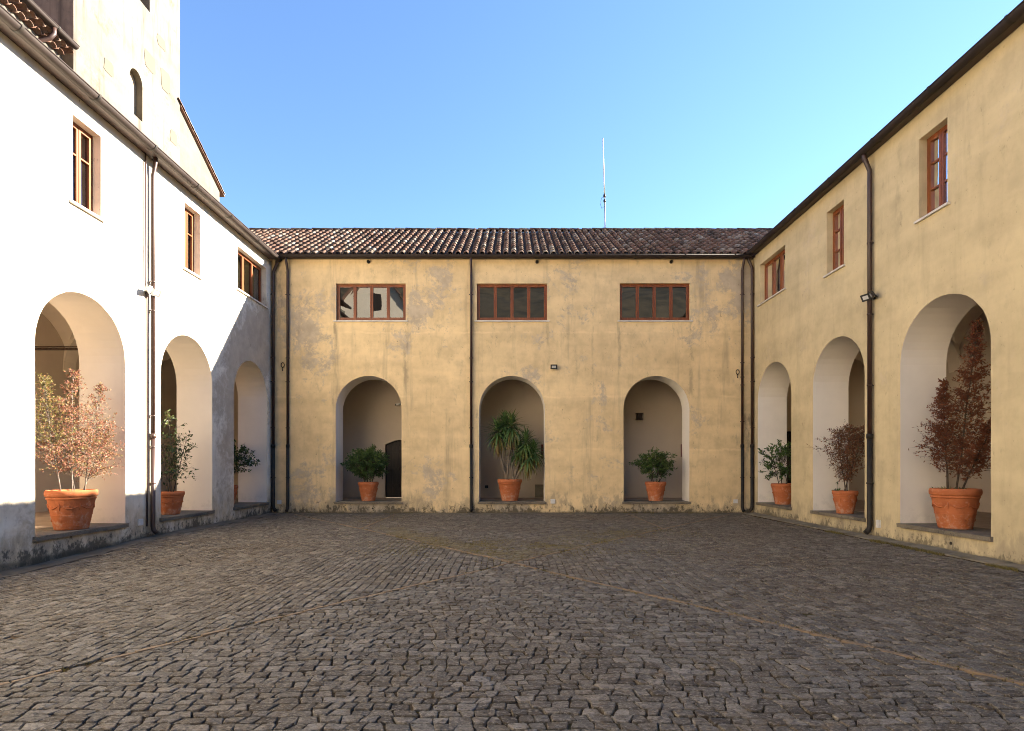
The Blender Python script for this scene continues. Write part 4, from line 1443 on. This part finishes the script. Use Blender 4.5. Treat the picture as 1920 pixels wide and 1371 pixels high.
def spire_plant(parent, seed, stems, leafmat, trunkmat, LL, LW, nbranch, per, ok, tint_fn, prof=None, rise=(0.5, 1.1), tr=0.011):
    """stems: (base xy, top xyz, spread)"""
    r = random.Random(seed)
    cr = MB()
    tw = MB()
    for (bx, by, bz), top, spread in stems:
        m = MB()
        pts = stem_path(r, (bx, by, bz), top, 9, 0.022)
        m.tube(pts, [tr * (1 - 0.75 * i / 9) + 0.0015 for i in range(10)], 7)
        m.build('trunk', trunkmat, parent)
        H = top[2] - bz
        for k in range(int(nbranch * (0.6 + 0.4 * spread / 0.6))):
            t = 0.16 + 0.84 * (r.random() ** 0.85)
            pr_ = prof(t) if prof else (1 - t) ** 0.75 * min(1, (t - 0.08) / 0.2) + 0.07
            Lb = spread * pr_ * r.uniform(0.45, 1.15)
            az = r.uniform(0, 2 * math.pi)
            el = r.uniform(*rise)
            d = Vector((math.cos(az), math.sin(az), math.tan(el) * 0.75)).normalized()
            p0 = along(pts, min(t, 0.99))
            p1 = p0 + d * Lb * 0.6 + rdir(r) * 0.02
            p2 = p1 + (d + rdir(r) * 0.35).normalized() * Lb * 0.5
            tw.tube([p0, p1, p2], [0.0035, 0.0024, 0.001], 4, cap=False)
            segs = [(p0.lerp(p1, 0.35), p1), (p1, p2)]
            for q in range(2 + int(Lb * 6)):
                u_ = r.uniform(0.25, 0.95)
                a_ = p0.lerp(p1, u_ / 0.55) if u_ < 0.55 else p1.lerp(p2, (u_ - 0.55) / 0.45)
                b_ = a_ + (d * 0.6 + rdir(r, 0.15)).normalized() * (0.05 + Lb * r.uniform(0.15, 0.42))
                tw.tube([a_, b_], [0.0018, 0.0008], 3, cap=False)
                segs.append((a_, b_))
            n = max(4, int(per * (0.35 + Lb / 0.5)))
            for q in range(n):
                a_, b_ = segs[r.randrange(len(segs))]
                p = a_.lerp(b_, r.uniform(0.1, 1.0)) + rdir(r) * 0.004
                if not ok(p): continue
                ax = (b_ - a_).normalized()
                ld = (rdir(r) + ax * 0.8).normalized()
                leaf(cr, p, ld, rdir(r, 0.4), LL * r.uniform(0.5, 1.35), LW * r.uniform(0.6, 1.25), tint_fn(r, p))
    tw.build('twigs', trunkmat, parent)
    cr.build('crown', leafmat, parent)

def bush_plant(parent, seed, centre, radii, z0, nstems, leafmat, LL, LW, nclump, per, lumps, ok=lambda p: True, gap=0.0, stem_r=0.012, tint=(0.5, 0.22)):
    r = random.Random(seed)
    cr = MB()
    c = Vector(centre)
    for k in range(nstems):
        m = MB()
        a = 2 * math.pi * k / nstems + r.uniform(-0.3, 0.3)
        b = (0.10 * math.cos(a), 0.10 * math.sin(a), z0)
        tpos = c + Vector((math.cos(a) * radii[0] * 0.45, math.sin(a) * radii[1] * 0.45, radii[2] * r.uniform(-0.1, 0.5)))
        pts = stem_path(r, b, tpos, 6, 0.02)
        m.tube(pts, [stem_r * (1 - 0.1 * i) for i in range(7)], 6)
        m.build('stem', 'darktrunk', parent)
    br = MB()
    for k in range(nclump):
        d = rdir(r, 0.15)
        f = r.uniform(0.45, 1.0) ** 0.6
        lump = 1.0 + lumps * noise.noise((d.x * 2.2 + seed, d.y * 2.2, d.z * 2.2))
        tip = c + Vector((d.x * radii[0], d.y * radii[1], d.z * radii[2])) * f * lump
        if noise.noise((tip.x * 4 + seed, tip.y * 4, tip.z * 4)) < -0.35 + gap: continue
        root = c.lerp(tip, 0.35) - Vector((0, 0, radii[2] * 0.25))
        br.tube([root, root.lerp(tip, 0.55) + rdir(r) * 0.02, tip], [0.005, 0.0035, 0.0015], 4, cap=False)
        ax = (tip - root).normalized()
        for q in range(per):
            p = tip - ax * r.uniform(-0.02, 0.14) + rdir(r) * r.uniform(0, 0.035)
            if not ok(p): continue
            ld = (ax * 0.6 + rdir(r, 0.15)).normalized()
            leaf(cr, p, ld, rdir(r, 0.9), LL * r.uniform(0.65, 1.2), LW * r.uniform(0.75, 1.2), min(1, max(0, r.gauss(*tint) + 0.10 * d.z)))
    br.build('branches', 'darktrunk', parent)
    cr.build('crown', leafmat, parent)

GP = 'terracotta potted plants in the arches'
def potted(x, y, label, R_, H, ornate, yaw, z=FL + 0.006):
    e = empty('potted_plant', (x, y, z))
    tag(e, label, 'potted plant', GP)
    pot_mesh(e, R_, H, ornate, yaw)
    return e

# left arcade, near: tall coppery plant in sunlight
e = potted(-7.84, 9.97, 'tall pink and green leaved plant in big ornate pot, sunlit in the nearest left arch', 0.385, 0.70, True, 0.35)
def ok_side(px, py, lo, hi, xin):
    def f(p):
        X, Y = px + p.x, py + p.y
        if lo < Y < hi: return True
        return abs(X) > abs(xin) + 0.03
    return f
okf = ok_side(-7.86, 9.95, 8.97, 10.93, XLI)
def tint_pink(r, p):
    green = p.y < -0.28 and p.z > 1.5
    if green and r.random() < 0.75: return r.uniform(0.0, 0.36)
    return min(1, max(0, r.gauss(0.66, 0.2))) if r.random() > 0.2 else r.uniform(0.1, 0.4)
broad = lambda t: 0.16 + 1.12 * math.sin(math.pi * min(1, max(0, (t - 0.05)) / 0.95) ** 0.62) * (1 - 0.55 * t)
spire_plant(e, 3, [((-0.05, -0.17, 0.64), (-0.12, -0.46, 2.62), 0.48), ((0.05, -0.05, 0.64), (0.02, 0.04, 2.80), 0.46), ((-0.02, 0.10, 0.64), (-0.06, -0.22, 2.3), 0.46), ((0.06, 0.22, 0.64), (0.14, 0.50, 2.62), 0.50), ((0.0, 0.26, 0.64), (0.1, 0.72, 1.95), 0.48)],
            'leaf_pink', 'trunk', 0.036, 0.018, 135, 28, okf, tint_pink, prof=broad, rise=(0.25, 1.0), tr=0.010)

# left arcade, middle
e = potted(-7.93, 13.02, 'slender green shrub with pale top shoots in pot, middle left arch', 0.285, 0.53, False, 0.1)
okf = ok_side(-7.93, 13.02, 12.16, 14.12, XLI)
spire_plant(e, 5, [((0.0, 0.0, 0.48), (-0.02, -0.10, 2.38), 0.36), ((0.02, 0.05, 0.48), (0.12, 0.42, 1.85), 0.40), ((-0.03, -0.05, 0.48), (-0.05, -0.25, 1.7), 0.36)],
            'leaf_lime', 'darktrunk', 0.078, 0.036, 40, 10, okf, lambda r, p: min(1, max(0, r.gauss(0.35 + 0.28 * max(0, p.z - 1.5), 0.2))), prof=lambda t: 0.25 + 0.8 * math.sin(math.pi * min(1, t * 1.05)), rise=(0.2, 0.9), tr=0.010)
# left arcade, far
e = potted(-8.30, 16.30, 'dark green spreading shrub in pot half hidden in the far left arch', 0.30, 0.56, False, 0.4)
bush_plant(e, 8, (0.12, 0.12, 1.36), (0.72, 0.86, 0.52), 0.5, 3, 'leaf_green', 0.085, 0.042, 170, 11, 0.5, ok=ok_side(-8.3, 16.3, 15.3, 17.35, XLI), gap=0.15, tint=(0.32, 0.2))
# back arches
e = potted(-4.62, 18.02, 'dense round dark green bush in pot, left back arch beside the door', 0.325, 0.61, False, 0.2)
bush_plant(e, 11, (-0.02, 0, 1.21), (0.70, 0.62, 0.52), 0.54, 6, 'leaf_green', 0.085, 0.040, 420, 13, 0.30, gap=-0.3, stem_r=0.02, tint=(0.42, 0.22))
e = potted(4.62, 18.02, 'bushy light green shrub in pot, right back arch under the lantern', 0.335, 0.62, False, 0.5)
bush_plant(e, 15, (0.0, 0, 1.16), (0.70, 0.58, 0.50), 0.54, 7, 'leaf_green', 0.090, 0.034, 270, 11, 0.55, gap=0.0, tint=(0.55, 0.22))

# yucca in the middle arch
e = potted(-0.07, 18.05, 'many headed yucca with sword leaves in ornate pot, middle back arch', 0.395, 0.70, True, 0.3)
yr = random.Random(31)
heads = [((-0.10, 0.0, 0.62), (-0.38, -0.02, 2.26), 0.68), ((-0.10, 0.0, 0.62), (0.06, -0.04, 2.44), 0.70), ((-0.12, 0.05, 0.62), (-0.16, 0.14, 2.50), 0.64),
         ((0.10, 0.0, 0.62), (0.52, -0.02, 1.88), 0.66), ((0.14, -0.04, 0.62), (0.58, -0.14, 1.46), 0.60), ((0.08, 0.05, 0.62), (0.28, 0.14, 1.66), 0.56), ((0.12, 0.02, 0.62), (0.78, 0.04, 1.64), 0.54)]
for (b, t, Ls) in heads:
    m = MB()
    pts = stem_path(yr, b, t, 6, 0.035)
    m.tube(pts, [0.042 - 0.003 * i for i in range(7)], 8)
    m.build('trunk', 'yuccatrunk', e)
    lf = MB()
    tv = Vector(t)
    nl = 105
    for k in range(nl):
        f = k / nl                              # 0 hanging old leaves .. 1 upright heart
        az = k * 2.39996 + yr.uniform(-0.2, 0.2)
        el = -1.35 + 2.75 * f ** 1.15 + yr.uniform(-0.15, 0.15)
        L = Ls * yr.uniform(0.75, 1.12) * (0.75 + 0.4 * math.sin(math.pi * min(1, f + 0.2)))
        h = Vector((math.cos(az), math.sin(az), 0))
        base = tv + Vector((0, 0, -0.22 + 0.30 * f))
        side = Vector((-math.sin(az), math.cos(az), 0))
        tint = 0.58 + yr.uniform(-0.1, 0.4) if f > 0.30 else (yr.uniform(0.25, 0.5) if f > 0.17 else yr.uniform(0.0, 0.25))
        prev = None
        p = base.copy(); e_ = el
        W = 0.028
        for q in range(6):
            w = W * (0.75, 1.0, 0.95, 0.75, 0.45, 0.03)[q]
            nrm = Vector((0, 0, 1)) * math.cos(e_) - h * math.sin(e_)
            row = (lf.vert(p + side * w), lf.vert(p - nrm * w * 0.35), lf.vert(p - side * w))
            if prev:
                lf.face((prev[0], row[0], row[1], prev[1]), tint)
                lf.face((prev[1], row[1], row[2], prev[2]), tint)
            prev = row
            p = p + (h * math.cos(e_) + Vector((0, 0, 1)) * math.sin(e_)) * (L / 5)
            e_ -= yr.uniform(0.08, 0.22)
    lf.build('leaf_rosette', 'leaf_yucca', e)

# right arcade
e = potted(7.96, 16.45, 'open green shrub with bare lower stems in plain pot, far right arch', 0.33, 0.61, False, 0.2)
bush_plant(e, 22, (-0.05, -0.05, 1.27), (0.66, 0.70, 0.58), 0.54, 5, 'leaf_green', 0.105, 0.044, 175, 9, 0.5, ok=ok_side(7.96, 16.45, 15.32, 17.28, XRI), gap=0.08, tint=(0.40, 0.2))
e = potted(7.88, 13.25, 'thin rust brown leaved shrub in pot, middle right arch', 0.275, 0.54, False, 0.6)
okf = ok_side(7.88, 13.25, 12.17, 14.07, XRI)
spire_plant(e, 25, [((0.0, -0.03, 0.48), (0.0, 0.30, 1.95), 0.46), ((0.05, 0.0, 0.48), (0.08, -0.05, 2.05), 0.46), ((-0.02, 0.02, 0.48), (0.2, -0.45, 2.0), 0.46)],
            'leaf_rust_green', 'darktrunk', 0.052, 0.024, 110, 17, okf, lambda r, p: min(1, max(0, r.gauss(0.5, 0.25))), prof=lambda t: 0.12 + 0.95 * math.sin(math.pi * min(1, max(0, t - 0.18) * 1.2)), rise=(0.2, 1.0), tr=0.013)
m = MB()
sr = random.Random(3)
for k in range(26):
    leaf(m, Vector((-0.12, 0.12, 0.5)) + rdir(sr) * 0.06, rdir(sr, 0.8), rdir(sr, 1), 0.09, 0.04, sr.random() * 0.5)
m.tube([(-0.12, 0.12, 0.5), (-0.12, 0.11, 0.72)], 0.004, 5)
for k in range(8):
    leaf(m, Vector((-0.12, 0.11, 0.72)), rdir(sr, 0.3), rdir(sr, 1), 0.05, 0.03, 0.1)
m.build('seedling', 'leaf_green', e)
e = potted(7.99, 10.10, 'tall two spired rust red plant in big ornate pot, nearest right arch', 0.385, 0.72, True, 0.15)
okf = ok_side(7.99, 10.10, 8.99, 10.93, XRI)
cone = lambda t: 1.15 * (1 - t) ** 1.25 * min(1, max(0.12, (t - 0.10) / 0.18)) + 0.10
spire_plant(e, 29, [((0.02, 0.0, 0.66), (0.10, -0.36, 3.62), 0.66), ((-0.02, 0.14, 0.66), (-0.05, 0.17, 2.68), 0.56), ((0.05, -0.08, 0.66), (0.15, -0.70, 1.95), 0.44)],
            'leaf_rust', 'darktrunk', 0.046, 0.022, 210, 29, okf, lambda r, p: min(1, max(0, r.gauss(0.5, 0.22))), prof=cone, rise=(0.15, 0.85), tr=0.016)
m = MB()
for k in range(60):
    a = sr.uniform(0, 6.28); q = sr.uniform(0.05, 0.30)
    leaf(m, Vector((q * math.cos(a), q * math.sin(a), 0.66)), rdir(sr, 1.1), rdir(sr), 0.10, 0.022, sr.random())
m.build('weeds', 'leaf_lime', e)

# ------------------------------------------------------------------ fittings
def floodlight(P, u, z, yaw, label, twin=False, housing='black'):
    e = empty('floodlight', P(u, z, 0))
    tag(e, label, 'floodlight', 'wall floodlights of the courtyard')
    base = P(u, z, 0)
    rel = lambda m, nm, mt: m.build(nm, mt, e)
    heads_ = [(-0.13, 0.5), (0.06, -0.3)] if twin else [(0.0, 0.0)]
    m = MB()
    for (du, _) in heads_:
        a = P(u + du * 0.4, z - 0.02, 0.0) - base
        b = P(u + du, z - 0.02, -0.10) - base
        m.tube([a, b], 0.016, 8)
    m.box(-0.03, 0.03, -0.03, 0.03, -0.06, 0.02)
    rel(m, 'bracket', 'black')
    for (du, ya) in heads_:
        c = P(u + du, z, -0.15) - base
        nrm = (P(u, z, -1) - P(u, z, 0)).normalized()
        sd = (P(u + 1, z, 0) - P(u, z, 0)).normalized()
        f = (nrm * math.cos(ya) + sd * math.sin(ya) + Vector((0, 0, -0.55))).normalized()
        s1 = f.cross(Vector((0, 0, 1))).normalized()
        s2 = s1.cross(f)
        W, Hh = 0.105, 0.075
        m = MB()
        bk = [c + s1 * (W * 0.7 * i) + s2 * (Hh * 0.7 * j) - f * 0.03 for i, j in ((-1, -1), (1, -1), (1, 1), (-1, 1))]
        ft = [c + s1 * (W * i) + s2 * (Hh * j) + f * 0.03 for i, j in ((-1, -1), (1, -1), (1, 1), (-1, 1))]
        m.hexa(bk + ft)
        hb_ = rel(m, 'housing', housing)
        m = MB()
        m.poly([c + s1 * (W * 0.6 * i) + s2 * (Hh * 0.52 * j) + f * 0.033 for i, j in ((-1, -1), (1, -1), (1, 1), (-1, 1))])
        m.build('lens', 'lens', hb_)
floodlight(PB, 1.31, 4.62, 0, 'small black floodlight above the middle back arch')
floodlight(PL, 11.62, 5.12, 0, 'twin grey floodlight on the drainpipe of the sunlit wall', True, 'steel')
floodlight(PR, 11.74, 5.06, 0, 'twin floodlight beside the drainpipe of the yellow wall', True)

def plate(P, u, z, w, h, d, label, mat='white', name='junction_box', cat='junction box', group=None):
    m = MB()
    m.pbox(P, u - w / 2, u + w / 2, z - h / 2, z + h / 2, -d, 0.004)
    e = empty(name, (0, 0, 0))
    o1 = m.build('box', mat, e)
    m = MB()
    m.pbox(P, u - w * 0.42, u + w * 0.42, z - h * 0.40, z + h * 0.42, -d - 0.006, -d + 0.001)
    m.build('cover', mat, e)
    tag(e, label, cat, group)
    return e
GPJ = 'junction boxes low on the walls'
plate(PB, 1.29, 0.385, 0.15, 0.14, 0.03, 'white junction box low beside the middle back arch', group=GPJ)
plate(PB, 7.06, 0.385, 0.13, 0.12, 0.03, 'pale junction box at the foot of the right corner downpipe', group=GPJ)
plate(PB, -7.35, 0.36, 0.13, 0.12, 0.03, 'pale junction box at the foot of the left corner', group=GPJ)
plate(PL, 11.42, 0.355, 0.13, 0.13, 0.03, 'white junction box left of the pipe on the sunlit wall', group=GPJ)
plate(PR, 11.62, 0.30, 0.10, 0.16, 0.04, 'tall pale junction box beside the pipe of the yellow wall', group=GPJ)
plate(PO, -0.91, 0.76, 0.12, 0.10, 0.02, 'small black socket on the wall behind the yucca', 'black', 'wall_socket', 'socket')
plate(PO, 1.14, 2.02, 0.20, 0.50, 0.12, 'dark red box at the right edge of the middle back arch', 'red', 'hose_box', 'hose box')
plate(PO, 6.12, 2.05, 0.16, 0.45, 0.12, 'dark red box at the right edge of the right back arch', 'red', 'hose_box', 'hose box')
plate(PO, 1.05, 0.61, 0.46, 0.46, 0.03, 'grey low panel at the right foot of the middle back arch', 'kerb', 'access_panel', 'panel')

lan = empty('wall_lantern', PO(4.53, 3.27, 0))
tag(lan, 'dark square wall lantern inside the right back arch', 'lantern')
m = MB()
m.box(-0.085, 0.085, -0.20, -0.03, -0.09, 0.085); m.build('housing', 'iron', lan)
m = MB()
for z_ in (-0.115, 0.088):
    m.box(-0.11, 0.11, -0.225, -0.012, z_, z_ + 0.025)
m.build('caps', 'iron', lan)
m = MB()
m.box(-0.04, 0.04, -0.028, 0.002, -0.07, 0.07); m.build('bracket', 'iron', lan)
cm = empty('security_camera', PO(-4.05, 3.72, 0))
tag(cm, 'small pale camera high inside the left back arch', 'camera')
m = MB()
m.tube([(0.16, 0.0, 0.0), (0.10, -0.07, 0.0)], 0.02, 8); m.build('bracket', 'white', cm)
m = MB()
m.tube([(0.14, -0.09, 0.01), (-0.08, -0.16, -0.04)], 0.04, 10); m.build('housing', 'white', cm)
m = MB()
m.tube([(-0.08, -0.16, -0.04), (-0.10, -0.166, -0.044)], 0.033, 10); m.build('lens', 'black', cm)

def ring(u, z, label):
    e = empty('iron_ring', PB(u, z, 0))
    tag(e, label, 'iron ring', 'iron rings at the back corners')
    m = MB()
    pts = [(0.05 * math.sin(2 * math.pi * k / 14), -0.03, 0.03 + 0.075 * math.cos(2 * math.pi * k / 14)) for k in range(15)]
    m.tube(pts, 0.012, 6)
    m.build('loop', 'iron', e)
    m = MB()
    m.tube([(0, 0.01, -0.04), (0, -0.045, -0.05)], 0.018, 8)
    m.tube([(0, -0.03, -0.05), (0, -0.035, -0.16)], [0.010, 0.016], 8)
    m.build('staple', 'iron', e)
ring(-7.235, 4.66, 'rusty iron ring beside the left corner downpipe of the back wall')
ring(7.12, 4.44, 'rusty iron ring beside the right corner downpipe of the back wall')

ant = empty('radio_antenna', (3.60, zt.y, zt.z + 0.05))
tag(ant, 'thin pale whip antenna standing on the back roof ridge', 'antenna')
m = MB(); m.tube([(0, 0, 0), (-0.02, 0, 1.25)], 0.022, 8); m.build('mast', 'steel', ant)
m = MB(); m.tube([(-0.02, 0, 1.28), (-0.09, 0, 3.58)], [0.024, 0.017], 8); m.build('whip', 'white', ant)
m = MB(); m.tube([(-0.02, 0, 1.12), (-0.02, 0, 1.20)], 0.05, 8); m.tube([(-0.022, 0, 1.30), (-0.025, 0, 1.40)], 0.05, 8); m.build('clamp', 'black', ant)
m = MB(); m.tube([(-0.03, 0, 1.35), (-0.13, 0, 1.28), (-0.19, 0, 1.05), (-0.13, 0, 0.87), (-0.02, 0, 0.95)], 0.008, 5); m.build('cable', 'black', ant)

print('setts', len(setts), 'objects', len(bpy.data.objects), 'tris', sum(sum(len(p.vertices) - 2 for p in o.data.polygons) for o in bpy.data.objects if o.type == 'MESH'))
